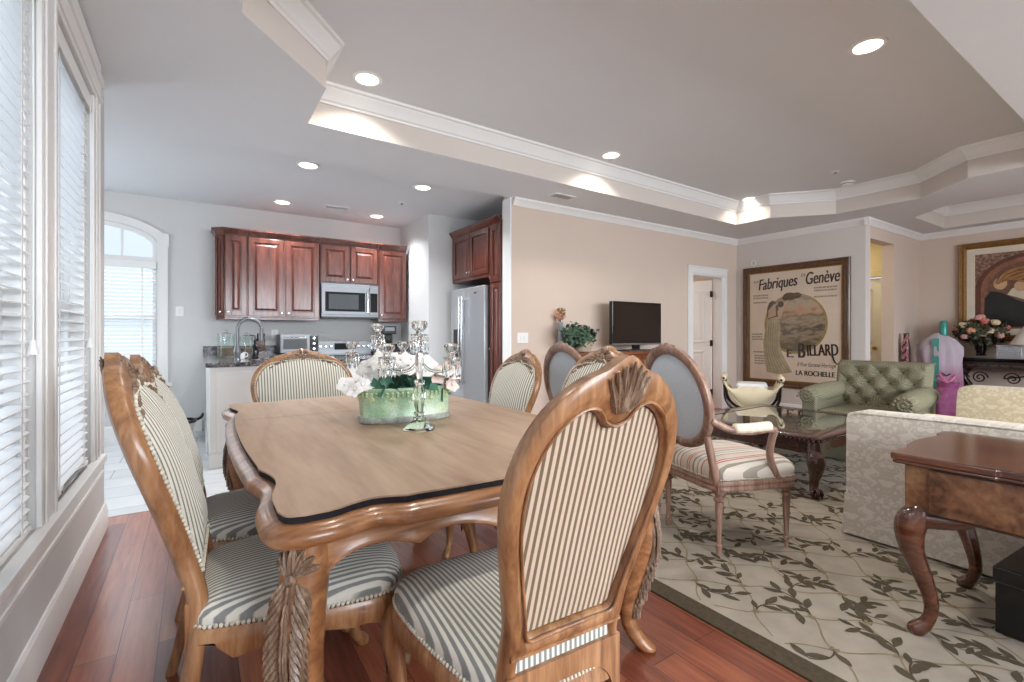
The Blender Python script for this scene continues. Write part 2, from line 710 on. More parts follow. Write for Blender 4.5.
w = MB()
wall_cells(w, 'Y', KY, KY + 0.16, -2.2, 3.9, 0, ZK, [(ARX0, ARX1, 0.62, ZK)])
N = 24
for i in range(N):
    xa, xb = ARX0 + (ARX1 - ARX0) * i / N, ARX0 + (ARX1 - ARX0) * (i + 1) / N
    za, zb = arch_z(xa), arch_z(xb)
    w.add([(xa, KY, za), (xb, KY, zb), (xb, KY, ZK), (xa, KY, ZK), (xa, KY + .16, za), (xb, KY + .16, zb), (xb, KY + .16, ZK), (xa, KY + .16, ZK)],
          [(0, 1, 2, 3), (4, 7, 6, 5), (0, 4, 5, 1), (3, 2, 6, 7)])
struct(w.build('wall_kitchen_back', WALL, smooth=0))
w = MB()
wall_cells(w, 'X', -2.36, -2.2, LY - 0.16, KY + .16, 0, ZK, [(4.65, 6.35, .75, 2.4)])  # opening for an added, unseen window that lets extra light into the kitchen
struct(w.build('wall_kitchen_left', WALL, smooth=0))
w = MB().box(-2.32, -2.24, 4.652, 4.70, .752, 2.398).box(-2.32, -2.24, 6.30, 6.348, .752, 2.398).box(-2.32, -2.24, 4.70, 6.30, .752, .80).box(-2.32, -2.24, 4.70, 6.30, 2.35, 2.398).box(-2.31, -2.25, 5.47, 5.53, .80, 2.35)
struct(w.build('window_8', WHITE, smooth=0))  # frame of the added nook window
struct(MB().box(-2.2, LX - .16, LY - 0.16, LY, 0, ZK).build('wall_kitchen_front', WALL, smooth=0))
# wall mass between range and refrigerator
struct(MB().box(2.6, 2.76, 5.95, KY, 0, ZK).box(2.76, 3.9, 5.95, 6.11, 0, ZK).build('wall_refrigerator_side', WALL, smooth=0))
struct(MB().box(3.74, 3.9, 4.65, 5.95, 0, ZK).build('wall_kitchen_right', WALL, smooth=0))
DX0, DX1, DZ = 6.26, 7.04, 2.12
w = MB()
wall_cells(w, 'Y', TVY, TVY + 0.15, 2.97, PX + 0.15, 0, ZK, [(DX0, DX1, 0, DZ)])
struct(w.build('wall_television', WALLB, smooth=0))
# bedroom seen through the open door
w = MB()
w.box(5.2, 5.3, TVY + .15, 7.4, 0, 2.5).box(PX + .05, PX + .15, TVY + .15, 7.4, 0, 2.5).box(5.2, PX + .15, 7.4, 7.5, 0, 2.5)
struct(w.build('wall_bedroom', WALLB, smooth=0))
struct(MB().box(5.2, PX + .15, TVY + .15, 7.5, 2.5, 2.6).build('ceiling_bedroom', CEIL, smooth=0))
struct(MB().box(PX, PX + .15, AY, TVY, 0, ZC).build('wall_poster', WALLP, smooth=0))
NX0, NX1, NZ = 7.60, 8.42, 2.50
w = MB()
wall_cells(w, 'Y', AY, AY + .15, PX + .15, RX + .15, 0, ZC, [(NX0, NX1, 0, NZ)])
struct(w.build('wall_niche', WALLB, smooth=0))
HD = 8.72   # hall end wall with door
w = MB()
wall_cells(w, 'X', HD, HD + .1, AY + .15, 4.6, 0, 2.75, [(2.93, 3.75, 0, 2.08)])
w.box(PX + .15, HD, 4.5, 4.6, 0, 2.75)
struct(w.build('wall_hall', HALLW, smooth=0))
struct(MB().box(PX + .15, HD + .1, AY + .15, 4.6, 2.75, 2.85).build('ceiling_hall', CEIL, smooth=0))
struct(MB().box(RX, RX + .15, -2.6, AY, 0, ZC).build('wall_right', WALLB, smooth=0))
# back wall behind the viewpoint with three broad windows
BW = [(0.2, 2.2, 0.3, 2.5), (2.6, 4.6, 0.3, 2.5), (5.0, 7.0, 0.3, 2.5)]
w = MB()
wall_cells(w, 'Y', -2.76, -2.6, LX - .16, RX + .15, 0, ZC, BW)
struct(w.build('wall_back', WALLB, smooth=0))

# ceilings: low soffit with two trays
TR1 = [(0.18, 2.63), (0.18, 1.95), (0.68, 1.43), (0.68, 0.82), (6.38, 0.82), (6.38, 1.43), (6.88, 1.94), (6.88, 2.80), (6.38, 3.38),
       (6.38, 3.86), (0.68, 3.74), (0.68, 3.15)]
TR2 = [(7.95, 2.30), (7.55, 1.90), (7.55, -1.2), (9.15, -1.2), (9.15, 2.30)]
outer = [(LX - .16, -2.76), (RX + .15, -2.76), (RX + .15, AY), (PX + .15, AY), (PX + .15, TVY), (LX - .16, TVY)]
ce = MB()
polys = [[Vector((x, y, 0)) for x, y in p] for p in (outer, TR1, TR2)]
flat = [(p.x, p.y, ZC) for q in polys for p in q]
ce.add(flat, [tuple(t) for t in tessellate_polygon(polys)])
for p in (TR1, TR2):
    n = len(p)
    ce.cur = 1
    ce.add([(x, y, ZC) for x, y in p] + [(x, y, ZT) for x, y in p], [(i, (i + 1) % n, n + (i + 1) % n, n + i) for i in range(n)])
    ce.cur = 0
    ce.add([(x, y, ZT) for x, y in p], [tuple(t) for t in tessellate_polygon([[Vector((x, y, 0)) for x, y in p]])])
ce.add([(LX - .16, TVY, ZC), (PX + .15, TVY, ZC), (PX + .15, TVY, ZT), (LX - .16, TVY, ZT)], [(0, 1, 2, 3)])
# soffit over the nook beside the left wall's end
ce.add([(-2.36, LY, ZC), (LX - .16, LY, ZC), (LX - .16, TVY, ZC), (-2.36, TVY, ZC), (-2.36, TVY, ZT), (LX - .16, TVY, ZT)], [(0, 1, 2, 3), (3, 2, 5, 4)])
ce = ce.build('ceiling', CEIL, smooth=0, mats=[CEIL, FASCIA])
struct(ce)
ck_ = MB().box(-2.36, 3.9, TVY + .002, KY + .16, ZK, ZK + .1)
struct(ck_.build('ceiling_kitchen', CEIL, smooth=0))

# mouldings
CROWN = [(0.0, ZT - 0.125), (0.012, ZT - 0.125), (0.016, ZT - 0.11), (0.03, ZT - 0.10), (0.036, ZT - 0.085), (0.075, ZT - 0.04), (0.082, ZT - 0.025), (0.1, ZT - 0.018), (0.105, ZT)]
for i, p in enumerate((TR1, TR2)):
    q = p
    area = sum(q[k - 1][0] * q[k][1] - q[k][0] * q[k - 1][1] for k in range(len(q)))
    if area < 0:
        q = list(reversed(q))
    struct(sweep_poly(MB(), q, CROWN).build('trim_tray_crown_%d' % (i + 1), TRIM, smooth=25))


def cornice(z):
    return [(0, z - 0.085), (0.012, z - 0.085), (0.018, z - 0.07), (0.05, z - 0.025), (0.058, z - 0.02), (0.065, z), (0, z)]


mo = MB()
strip_profile(mo, (2.99, TVY), (PX, TVY), cornice(ZC), (0, -1))
strip_profile(mo, (PX, TVY), (PX, AY - 0.06), cornice(ZC), (-1, 0))
strip_profile(mo, (PX - 0.06, AY), (RX, AY), cornice(ZC), (0, -1))
strip_profile(mo, (RX, AY), (RX, -2.6), cornice(ZC), (-1, 0))
struct(mo.build('trim_cornice', TRIM, smooth=25))
BASE = [(0, 0), (0.018, 0), (0.018, 0.11), (0.013, 0.125), (0.013, 0.135), (0.006, 0.15), (0, 0.15)]
for nm, a, b, nr in (('left', (LX, -2.6), (LX, LY), (1, 0)), ('kitchen', (-2.2, KY), (0.05, KY), (0, -1)), ('television', (2.97, TVY), (DX0 - .1, TVY), (0, -1)),
                     ('poster', (PX, TVY), (PX, AY), (-1, 0)), ('right', (RX, AY), (RX, -2.6), (-1, 0)), ('niche', (NX1 + .02, AY), (RX, AY), (0, -1))):
    struct(strip_profile(MB(), a, b, BASE, nr).build('baseboard_' + nm, TRIM, smooth=25))
struct(MB().box(2.955, 2.972, TVY - .008, TVY + .158, 0, ZC).build('trim_wall_end', WHITE, smooth=0, bevel=.003))

# windows of the left wall: casing, sill, sashes with glass
for i, (y0, y1, z0, z1) in enumerate(WIN):
    fr = MB()
    t = 0.09
    fr.box(LX - .1, LX - .02, y0 + .001, y0 + .035, z0 + .04, z1 - .035).box(LX - .1, LX - .02, y1 - .035, y1 - .001, z0 + .04, z1 - .035)
    fr.box(LX - .1, LX - .02, y0 + .001, y1 - .001, z1 - .035, z1 - .001).box(LX - .1, LX - .02, y0 + .001, y1 - .001, z0 + .001, z0 + .04)
    ob = fr.build('window_%d' % (i + 1), WHITE, smooth=0, bevel=.004)
    struct(ob)
    zm = 1.33
    sa = MB()
    for (a, b, xx) in ((z0 + .04, zm + .03, LX - .075), (zm - .03, z1 - .035, LX - .11)):
        sa.box(xx - .03, xx, y0 + .035, y0 + .085, a, b).box(xx - .03, xx, y1 - .085, y1 - .035, a, b)
        sa.box(xx - .03, xx, y0 + .085, y1 - .085, a, a + .06).box(xx - .03, xx, y0 + .085, y1 - .085, b - .06, b)
    sa.build('sash', WHITE, ob, smooth=0, bevel=.004)
    gl = MB()
    gl.box(LX - .092, LX - .088, y0 + .08, y1 - .08, z0 + .09, zm)
    gl.box(LX - .128, LX - .124, y0 + .08, y1 - .08, zm, z1 - .09)
    gl.build('pane', PANE, ob, smooth=0)
    if i == 2:
        lk = MB()
        lk.box(LX - .02, LX + .004, y0 + .10, y1 - .12, z0 - .004, z0 + .016)
        lk.tube([(LX - .005, y0 + .2, z0 + .02), (LX - .005, y0 + .4, z0 + .035), (LX - .005, y1 - .2, z0 + .02)], .008, 8)
        lk.build('sash_lift', plain('dull_nickel', '#8d8a86', .35, 1.0), ob, smooth=40)
ca = MB()
CS = [(0, 0), (0.022, 0), (0.022, 0.02), (0.014, 0.03), (0.014, 0.075), (0.02, 0.085), (0, 0.09)]
for ya, yb in ((0.44, 0.55), (1.36, 1.55), (2.36, 2.56), (3.40, 3.56)):
    ca.box(LX + .0005, LX + .018, ya - .012, yb + .012, 0.5, 2.5)
    ca.box(LX + .018, LX + .026, ya + .02, ya + .05, 0.5, 2.5)
    ca.box(LX + .018, LX + .026, yb - .05, yb - .02, 0.5, 2.5)
ca.box(LX + .0005, LX + .022, 0.43, 3.575, 2.488, 2.74)
ca.box(LX + .0005, LX + .034, 0.42, 3.60, 2.62, 2.66)
ca.box(LX + .02, LX + .03, 0.44, 3.56, 2.515, 2.535)
struct(ca.build('trim_window_casing', TRIM, smooth=0, bevel=.004))
si = MB()
si.box(LX + .0005, LX + .045, 0.42, 3.60, 0.468, 0.508)
si.box(LX + .0005, LX + .028, 0.44, 3.58, 0.385, 0.466)
si.box(LX + .026, LX + .034, 0.44, 3.58, 0.40, 0.42)
struct(si.build('trim_window_sill', TRIM, smooth=0, bevel=.006))
# back windows
for i, (x0, x1, z0, z1) in enumerate(BW):
    fr = MB()
    fr.box(x0, x0 + .05, -2.74, -2.62, z0, z1).box(x1 - .05, x1, -2.74, -2.62, z0, z1)
    fr.box(x0, x1, -2.74, -2.62, z1 - .05, z1).box(x0, x1, -2.74, -2.62, z0, z0 + .05)
    fr.box((x0 + x1) / 2 - .02, (x0 + x1) / 2 + .02, -2.72, -2.64, z0, z1)
    ob = struct(fr.build('window_%d' % (i + 5), WHITE, smooth=0))
    MB().box(x0 + .04, x1 - .04, -2.685, -2.68, z0 + .04, z1 - .04).build('pane', PANE, ob, smooth=0)
# arched kitchen window
fr = MB()


def arch_pts(x0, x1, grow, n=20):
    return [(ARC + (x - ARC) * 1.0, arch_z(x) + grow) for x in [x0 + (x1 - x0) * i / n for i in range(n + 1)]]


out_ = [(ARX0 - .1, 2.27)] + [(ARC + 0.765 * math.cos(PI - PI * i / 24), 2.275 + 0.315 * math.sin(PI * i / 24)) for i in range(1, 24)] + [(ARX1 + .1, 2.27)]
inn_ = [(ARC + 0.665 * math.cos(PI - PI * i / 24), 2.27 + 0.225 * math.sin(PI * i / 24)) for i in range(25)]
R = []
for (a, b) in zip(out_, inn_):
    R.append([(a[0], KY - .025, a[1]), (a[0], KY, a[1]), (b[0], KY, b[1]), (b[0], KY - .025, b[1])])
fr.rings(R)
fr.box(ARX0 - .1, ARX0, KY - .025, KY, .62, 2.27).box(ARX1, ARX1 + .1, KY - .025, KY, .62, 2.27)
fr.box(ARX0 - .11, ARX0 - .002, KY - .034, KY - .001, 2.24, 2.39).box(ARX1 + .002, ARX1 + .11, KY - .034, KY - .001, 2.24, 2.39)
fr.box(ARX0 - .14, ARX1 + .14, KY - .05, KY, .58, .62)
fr.box(ARX0 + .05, ARX1 - .05, KY + .03, KY + .09, 2.045, 2.105).box(ARX0 + .001, ARX1 - .001, KY + .03, KY + .09, .625, .67)
fr.box(ARX0 + .001, ARX0 + .05, KY + .032, KY + .088, .67, 2.27).box(ARX1 - .05, ARX1 - .001, KY + .032, KY + .088, .67, 2.27)
fr.box(ARX0 + .05, ARX1 - .05, KY + .04, KY + .087, 1.36, 1.42)
for xx in (-1.4, -1.055, -0.72):
    fr.box(xx - .012, xx + .012, KY + .05, KY + .08, 2.10, arch_z(xx) - .002)
R = []
for (b) in inn_:
    R.append([(b[0], KY + .03, b[1]), (b[0], KY + .09, b[1]), (ARC + (b[0] - ARC) * .93, KY + .09, b[1] - .04), (ARC + (b[0] - ARC) * .93, KY + .03, b[1] - .04)])
fr.rings(R)
ob = struct(fr.build('window_4', TRIM, smooth=30))
g = MB()
g.prism([(ARX0 + .02, .64), (ARX1 - .02, .64)] + [(x, z - .01) for x, z in reversed(inn_)], KY + .062, KY + .066, lambda x, y, z: (x, z, y))
g.build('pane', PANE, ob, smooth=0)

# door casing, bedroom door, hall door
dc = MB()
for xa, xb in ((DX0 - .11, DX0), (DX1, DX1 + .11)):
    dc.box(xa, xb, TVY - .02, TVY - .0005, 0, DZ)
    dc.box(xa + .02, xa + .045, TVY - .028, TVY - .019, 0, DZ)
dc.box(DX0 - .11, DX1 + .11, TVY - .024, TVY - .0005, DZ, DZ + .11)
dc.box(DX0 - .12, DX1 + .12, TVY - .034, TVY - .001, DZ + .095, DZ + .12)
dc.box(DX0 + .001, DX0 + .02, TVY - .012, TVY + .15, 0, DZ - .02).box(DX1 - .02, DX1 - .001, TVY - .012, TVY + .15, 0, DZ - .02).box(DX0 + .001, DX1 - .001, TVY - .012, TVY + .15, DZ - .02, DZ - .001)
struct(dc.build('trim_door_casing', TRIM, smooth=0, bevel=.004))


def panel_door(name, W, Hh, loc, rotz, hinge_mat, knob_at, knob_mat):
    d = MB()
    d.box(0, W, -.018, .018, 0.01, Hh)
    for a, b in ((.22, .92), (1.06, Hh - .16)):
        for s in (-1, 1):
            y0, y1 = sorted((s * .018, s * .026))
            d.box(.12, W - .12, y0, y1, a, a + .025).box(.12, W - .12, y0, y1, b - .025, b)
            d.box(.12, .145, y0, y1, a, b).box(W - .145, W - .12, y0, y1, a, b)
            d.box(.2, W - .2, s * .018 if s > 0 else -.024, .024 if s > 0 else -.018, a + .07, b - .07)
    o = struct(d.build(name, WHITE, smooth=0, bevel=.004, loc=loc, rotz=rotz))
    h = MB()
    for z in (.25, 1.05, 1.85):
        h.box(-.008, .012, -.03, .03, z - .05, z + .05)
    h.build('hinge', hinge_mat, o, smooth=0)
    kb = MB()
    for s in (-1, 1):
        kb.lathe([(.025, 0), (.025, .008), (.01, .012), (.01, .035), (.026, .045), (.03, .06), (.02, .075), (0, .078)],
                 (knob_at, s * .018, .98), 14, Matrix.Rotation(-s * PI / 2, 3, 'X'))
    kb.build('door_knob', knob_mat, o)
    return o


panel_door('door_1', .73, 2.08, (DX1 - .028, TVY + .17, 0), math.radians(97), BLACK, .66, BRASS)
dh = panel_door('door_2', .80, 2.06, (HD + .05, 3.74, 0), math.radians(-90), BRASS, .72, BRASS)
MB().box(.56, .79, .02, .075, 1.94, 2.00).build('door_closer', BLACK, dh, smooth=0, bevel=.005)
hc = MB()
hc.box(HD - .02, HD, 2.85, 2.93, 0, 2.17).box(HD - .02, HD, 3.75, 3.84, 0, 2.17).box(HD - .025, HD, 2.84, 3.85, 2.08, 2.18)
struct(hc.build('trim_hall_door_casing', HALLW, smooth=0, bevel=.004))
area_light('hall_ceiling_lamp', (8.15, 3.6, 2.70), (0, 0, 0), .35, .35, 9, (1.0, .86, .6), 'DISK')
area_light('bedroom_ceiling_lamp', (6.4, 6.0, 2.45), (0, 0, 0), .4, .4, 30, (1.0, .92, .82), 'DISK')

# neighbouring building seen through the blinds
nb = thing('neighbouring_building', 'pale neighbouring building seen in slivers through the window blinds', 'building', (-7.5, 3.0, -3.0))
MB().box(-1.5, 0, -9, 22, 0, 7.6).build('facade', plain('pale_stucco', '#cfd3d6', .9, var=.03), nb, smooth=0)
wp = plain('facade_glass', '#6e7f8c', .1)
for i in range(9):
    for zz in (3.3, 5.6):
        wb = MB()
        yy = -6 + i * 3.0
        wb.box(0, .04, yy - .6, yy + .6, zz, zz + 1.5)
        wo = wb.build('window', WHITE, nb, smooth=0)
        MB().box(.03, .06, yy - .52, yy - .03, zz + .08, zz + 1.42).box(.03, .06, yy + .03, yy + .52, zz + .08, zz + 1.42).build('pane', wp, wo, smooth=0)


# blinds
def blind(name, label, W, Hh, loc, rotz, n, tilt, group=None, lift=True):
    """local: spans x in [0,W], hangs from z=Hh down to 0, room side = -y"""
    r = thing(name, label, 'blind', loc, rotz, group)
    MB().box(0, W, -.035, .03, Hh - .06, Hh).box(-.003, W + .003, -.042, -.035, Hh - .075, Hh + .002).build('headrail', WHITE, r, smooth=0, bevel=.004)
    s = MB()
    for i in range(n):
        z = .04 + (Hh - .12) * i / (n - 1)
        c, sn = math.cos(tilt) * .025, math.sin(tilt) * .025
        s.add([(.004, -c, z - sn), (W - .004, -c, z - sn), (W - .004, 0, z + .003), (.004, 0, z + .003), (.004, c, z + sn), (W - .004, c, z + sn),
               (.004, -c, z - sn - .003), (W - .004, -c, z - sn - .003), (W - .004, 0, z), (.004, 0, z), (.004, c, z + sn - .003), (W - .004, c, z + sn - .003)],
              [(0, 1, 2, 3), (3, 2, 5, 4), (7, 6, 9, 8), (8, 9, 10, 11), (0, 6, 7, 1), (4, 5, 11, 10)])
    s.build('slats', BLIND, r, smooth=50)
    MB().box(.002, W - .002, -.027, .027, 0, .022).build('bottom_rail', WHITE, r, smooth=0, bevel=.005)
    t = MB()
    for fx in ((.16, .84) if W < 1 else (.1, .5, .9)):
        x = W * fx
        t.box(x - .009, x + .009, -.0285, -.0275, .01, Hh - .06)
        t.box(x - .009, x + .009, .0275, .0285, .01, Hh - .06)
    t.build('ladder_tape', WHITE, r, smooth=0)
    if lift:
        cd = MB()
        x = W * .9
        zc = Hh - 1.28
        cd.tube([(x, -.045, Hh - .06), (x + .004, -.046, (Hh + zc) / 2), (x, -.045, zc)], .0025, 6)
        co_ = cd.build('lift_cord', WHITE, r)
        MB().lathe([(.004, .05), (.008, .045), (.009, .03), (.014, .01), (.016, 0), (.0, 0)], (x, -.045, zc - .05), 10).build('tassel', WHITE, co_)
    return r


bl_lab = ['white slatted blind in the tall window behind the viewpoint', 'white slatted blind in the tall window at the left edge of the photo',
          'white slatted blind in the tall window beside the left wall end']
for i, (y0, y1, z0, z1) in enumerate(WIN):
    blind('venetian_blind', bl_lab[i], y1 - y0 - .076, z1 - z0 - .05, (LX - .03, y0 + .038, z0 + .01), PI / 2, 42, math.radians(14), 'blinds of the window wall')
blind('venetian_blind', 'white slatted blind below the arched light of the kitchen window', ARX1 - ARX0 - .02, 1.40, (ARX0 + .01, KY + .005 - .0, .64), 0, 30, math.radians(10), lift=False)

# ---------------------------------------------------------------- dining chairs
def half_curve(pts, n):
    c = cr([(x, z, 0) for x, z in pts], 10)
    return [(p.x, p.y) for p in resample(c, n)]


def closed_from_half(h):
    """h: bottom-centre to top-centre on the +x side -> full loop"""
    return h + [(-x, z) for x, z in reversed(h[1:-1])]


def lean(z):
    """y of the back's centre plane at height z"""
    t = max(0.0, z - 0.46)
    return -0.235 - 0.20 * t - 0.16 * t * t


def ring_frame(mb, outer, inner, yf, t0, t1, dome=0.008):
    """frame between two loops (equal length); section rounded on both faces"""
    R = []
    for (xo, zo), (xi, zi) in zip(outer, inner):
        sec = []
        for u, y in ((0, -t0 * .7), (0.12, -t0), (0.5, -t0 - dome), (0.88, -t0), (1, -t0 * .6), (1, t1 * .6), (0.88, t1), (0.5, t1 + dome), (0.12, t1), (0, t1 * .7)):
            x, z = xo + (xi - xo) * u, zo + (zi - zo) * u
            sec.append((x, yf(z) + y, z))
        R.append(sec)
    mb.rings(R, caps=False, loop=True)
    return mb


def fill_panel(mb, loop, c, yf, y0, dome, n=9):
    """upholstered panel inside loop, bulging by dome along +y (negative = to the rear)"""
    m = len(loop)
    R = []
    for k in range(n):
        r = 1 - k / (n - 1) * 0.999
        R.append([(c[0] + (x - c[0]) * r, yf(c[1] + (z - c[1]) * r) + y0 + dome * (1 - r ** 3.0) , c[1] + (z - c[1]) * r) for x, z in loop])
    mb.rings(R, caps=False)
    o = len(mb.v) - m
    mb.add(R[-1], [tuple(range(m))])
    return mb


def beads(mb, path, r, step):
    P = [Vector(p) for p in path]
    L = sum((b - a).length for a, b in zip(P, P[1:]))
    for p in resample(P, max(2, int(L / step))):
        mb.ball(p, r, 6, 4)
    return mb


def leaf_lobe(mb, base, d, L, W, H, n, curl=0.0):
    """a raised teardrop lobe lying on a surface: base point, direction d, normal n"""
    d = Vector(d).normalized()
    n = Vector(n).normalized()
    s = d.cross(n).normalized()
    R = []
    for i in range(7):
        t = i / 6
        w = W * math.sin(PI * min(1, t * .86 + .1)) ** .8
        h = H * math.sin(PI * min(1, t * .8 + .15)) + curl * t * t
        c = Vector(base) + d * (L * t)
        R.append([c - s * w - n * .002, c - s * w * .55 + n * h * .75, c + n * h * .45, c + s * w * .55 + n * h * .75, c + s * w - n * .002])
    mb.rings(R, caps=True, closed_ring=True)
    return mb


def seat_outline(W, n=14, grow=0.0):
    """closed outline of the seat (rear -0.25 .. front 0.29), CCW"""
    half = cr([(0, .292 + grow, 0), (.12 * W, .288 + grow, 0), (.215 * W, .268 + grow, 0), (.268 * W + grow, .225, 0), (.278 * W + grow, .15, 0),
               (.262 * W + grow, 0.0, 0), (.228 * W + grow, -.15, 0), (.205 * W + grow, -.225, 0), (.19 * W + grow, -.25 - grow, 0), (.10 * W, -.258 - grow, 0), (0, -.26 - grow, 0)], 5)
    pts = resample(half, n * 2)
    r = [(p.x, p.y) for p in pts]
    return r + [(-x, y) for x, y in reversed(r[1:-1])]


def dining_chair(label, loc, rotz, W=1.0, host=False, group='striped dining chairs around the table'):
    r = thing('dining_chair', label, 'chair', loc, rotz, group)
    so = seat_outline(W)
    # seat cushion
    m = MB()
    R = []
    for s, z in ((1.0, .455), (1.012, .465), (1.01, .478), (.985, .492), (.93, .505), (.82, .517), (.62, .527), (.38, .532), (.15, .534)):
        R.append([(x * s, y * s + (0.0), z) for x, y in so])
    m.rings(R)
    m.build('seat_cushion', STRIPE, r, smooth=60)
    m = MB()
    beads(m, [(x * 1.016, y * 1.016, .458) for x, y in so + so[:1]], .0062, .0125)
    m.build('gimp_trim', GIMP, r, smooth=60)
    # seat rail with scalloped lower edge
    m = MB()
    R = []
    n = len(so)
    for i, (x, y) in enumerate(so):
        ang = math.atan2(y, x)
        dip = .018 * math.cos(4 * ang) + (.012 * math.cos(12 * ang) if y > .1 else 0)
        zb = .385 + dip * .9
        if y < -.19:
            zb = .385 + (.452 - .385) * min(1, (-.19 - y) / .03)
        R.append([(x * 1.02, y * 1.02, .452), (x * 1.045, y * 1.045, .44), (x * 1.05, y * 1.05, .42), (x * 1.03, y * 1.03, zb + .008), (x * 1.02, y * 1.02, zb),
                  (x * .9, y * .9, zb), (x * .9, y * .9, .452)])
    m.rings(R, caps=False, loop=True)
    m.build('seat_rail', CHAIRW, r, smooth=45)
    # front rail carving
    m = MB()
    for s in (-1, 1):
        for k in range(4):
            leaf_lobe(m, (s * (.01 + k * .022) * W, .306, .405 - k * .003), (s * 1, -.02, .25 - .25 * k), .045, .012, .010, (0, 1, 0))
    m.ball((0, .308, .405), (.018, .010, .018), 10, 6)
    m.build('rail_carving', CARVE, r, smooth=50)
    # front cabriole legs
    for s in (-1, 1):
        m = MB()
        p = cr([(s * .225 * W, .215, .445), (s * .250 * W, .245, .40), (s * .262 * W, .262, .335), (s * .25 * W, .248, .24), (s * .236 * W, .232, .13), (s * .24 * W, .238, .06), (s * .262 * W, .266, .018), (s * .268 * W, .274, .002)], 4)
        rr = [v[0] for v in cr([(.034, 0, 0), (.042, 0, 0), (.04, 0, 0), (.029, 0, 0), (.02, 0, 0), (.018, 0, 0), (.024, 0, 0), (.02, 0, 0)], 4)]
        m.tube(p, rr, 10)
        lg = m.build('leg', CHAIRW, r, smooth=60)
        m = MB()
        for k in range(5):
            leaf_lobe(m, (s * (.285 * W - k * .002), .283 - k * .003, .40 - k * .03), (s * .1, .1, -1), .05, .014, .010, (s * .7, .7, .1))
        m.build('knee_carving', CARVE, lg, smooth=50)
    # back frame
    oh = half_curve([(0, .545), (.10 * W, .545), (.178 * W, .548), (.19 * W, .62), (.216 * W, .72), (.24 * W, .81), (.252 * W, .88), (.247 * W, .94), (.226 * W, 1.0), (.182 * W, 1.055), (.115 * W, 1.097), (.055 * W, 1.115), (.03 * W, 1.13), (0, 1.14)], 44)
    if host:
        oh = half_curve([(0, .545), (.10 * W, .545), (.178 * W, .548), (.2 * W, .60), (.238 * W, .70), (.26 * W, .79), (.265 * W, .86), (.255 * W, .93), (.225 * W, 1.0), (.17 * W, 1.055), (.10 * W, 1.09), (.04 * W, 1.115), (0, 1.13)], 44)
    ih = half_curve([(0, .592), (.08 * W, .592), (.135 * W, .594), (.15 * W, .64), (.176 * W, .73), (.198 * W, .81), (.207 * W, .87), (.203 * W, .925), (.184 * W, .975), (.146 * W, 1.018), (.095 * W, 1.042), (.055 * W, 1.036), (.03 * W, 1.012), (0, 1.005)], 44)
    if host:
        ih = half_curve([(0, .592), (.08 * W, .592), (.135 * W, .594), (.16 * W, .63), (.195 * W, .71), (.215 * W, .79), (.22 * W, .855), (.21 * W, .92), (.18 * W, .975), (.13 * W, 1.015), (.07 * W, 1.04), (.035 * W, 1.03), (0, 1.015)], 44)
    outer, inner = closed_from_half(oh), closed_from_half(ih)
    m = MB()
    ring_frame(m, outer, inner, lean, .02, .02)
    m.build('back_frame', CHAIRW, r, smooth=50)
    ctr = (0, .82)
    pil = [(x * .99, ctr[1] + (z - ctr[1]) * .99) for x, z in inner]
    fq = [(.58 if z > .61 else .1) * (1 if z < 1.0 else max(.12, 1 - (z - 1.0) / .04 * .88)) for x, z in inner]
    fpl = [(xi + (xo - xi) * q, zi + (zo - zi) * q) for (xo, zo), (xi, zi), q in zip(outer, inner, fq)]
    m = MB()
    fill_panel(m, fpl, ctr, lean, .022, .036)
    m.build('back_upholstery', STRIPEF, r, smooth=60)
    m = MB()
    fill_panel(m, pil, ctr, lean, -.006, -.008)
    m.build('rear_upholstery', STRIPEB, r, smooth=60)
    m = MB()
    beads(m, [(x * 1.0, lean(z) + .028, z) for x, z in fpl + fpl[:1]], .006, .0125)
    m.build('gimp_trim', GIMP, r, smooth=60)
    # beading groove inside the rear of the frame
    m = MB()
    m.tube([(x * 1.03, lean(z) - .024, .82 + (z - .82) * 1.03) for x, z in inner], .004, 6, True)
    m.tube([(-.178 * W, lean(.545) - .022, .552), (.178 * W, lean(.545) - .022, .552)], .005, 6)
    m.build('beading', CHAIRW, r, smooth=60)
    # carved crest: flowers and leaves in front, scallop shell behind
    m = MB()
    for s in (-1, 1):
        for k in range(6):
            x = s * (.012 + k * .027) * W
            z = 1.073 - .0028 * k * k
            yy = lean(z) + .026
            leaf_lobe(m, (x, yy, z), (s, -.4 * (.35 - .18 * k), .35 - .18 * k), .05, .013, .012, (0, 1, .1))
            leaf_lobe(m, (x, yy, z - .004), (s * .8, .32, -.8), .035, .010, .010, (0, 1, .1))
        for k in range(3):
            leaf_lobe(m, (s * .006, lean(1.09) + .02, 1.085), (s * (.3 + .35 * k), -.4 * (1 - .3 * k), 1 - .3 * k), .05, .011, .012, (0, 1, .1))
    for k in range(5):
        a = k * 2 * PI / 5
        m.ball((.016 * math.cos(a), lean(1.07) + .032, 1.07 + .016 * math.sin(a)), (.012, .009, .012), 7, 5)
    m.ball((0, lean(1.07) + .038, 1.07), .009, 8, 5)
    m.build('crest_carving', CARVE, r, smooth=50)
    m = MB()
    for k in range(7):
        a = (k - 3) * .2
        leaf_lobe(m, (a * .026, lean(1.04) - .026, 1.036), (math.sin(a), -.40 * math.cos(a), math.cos(a)), .100 - abs(k - 3) * .006, .0105, .010, (0, -1, -.35))
    m.build('shell_carving', CARVE, r, smooth=50)
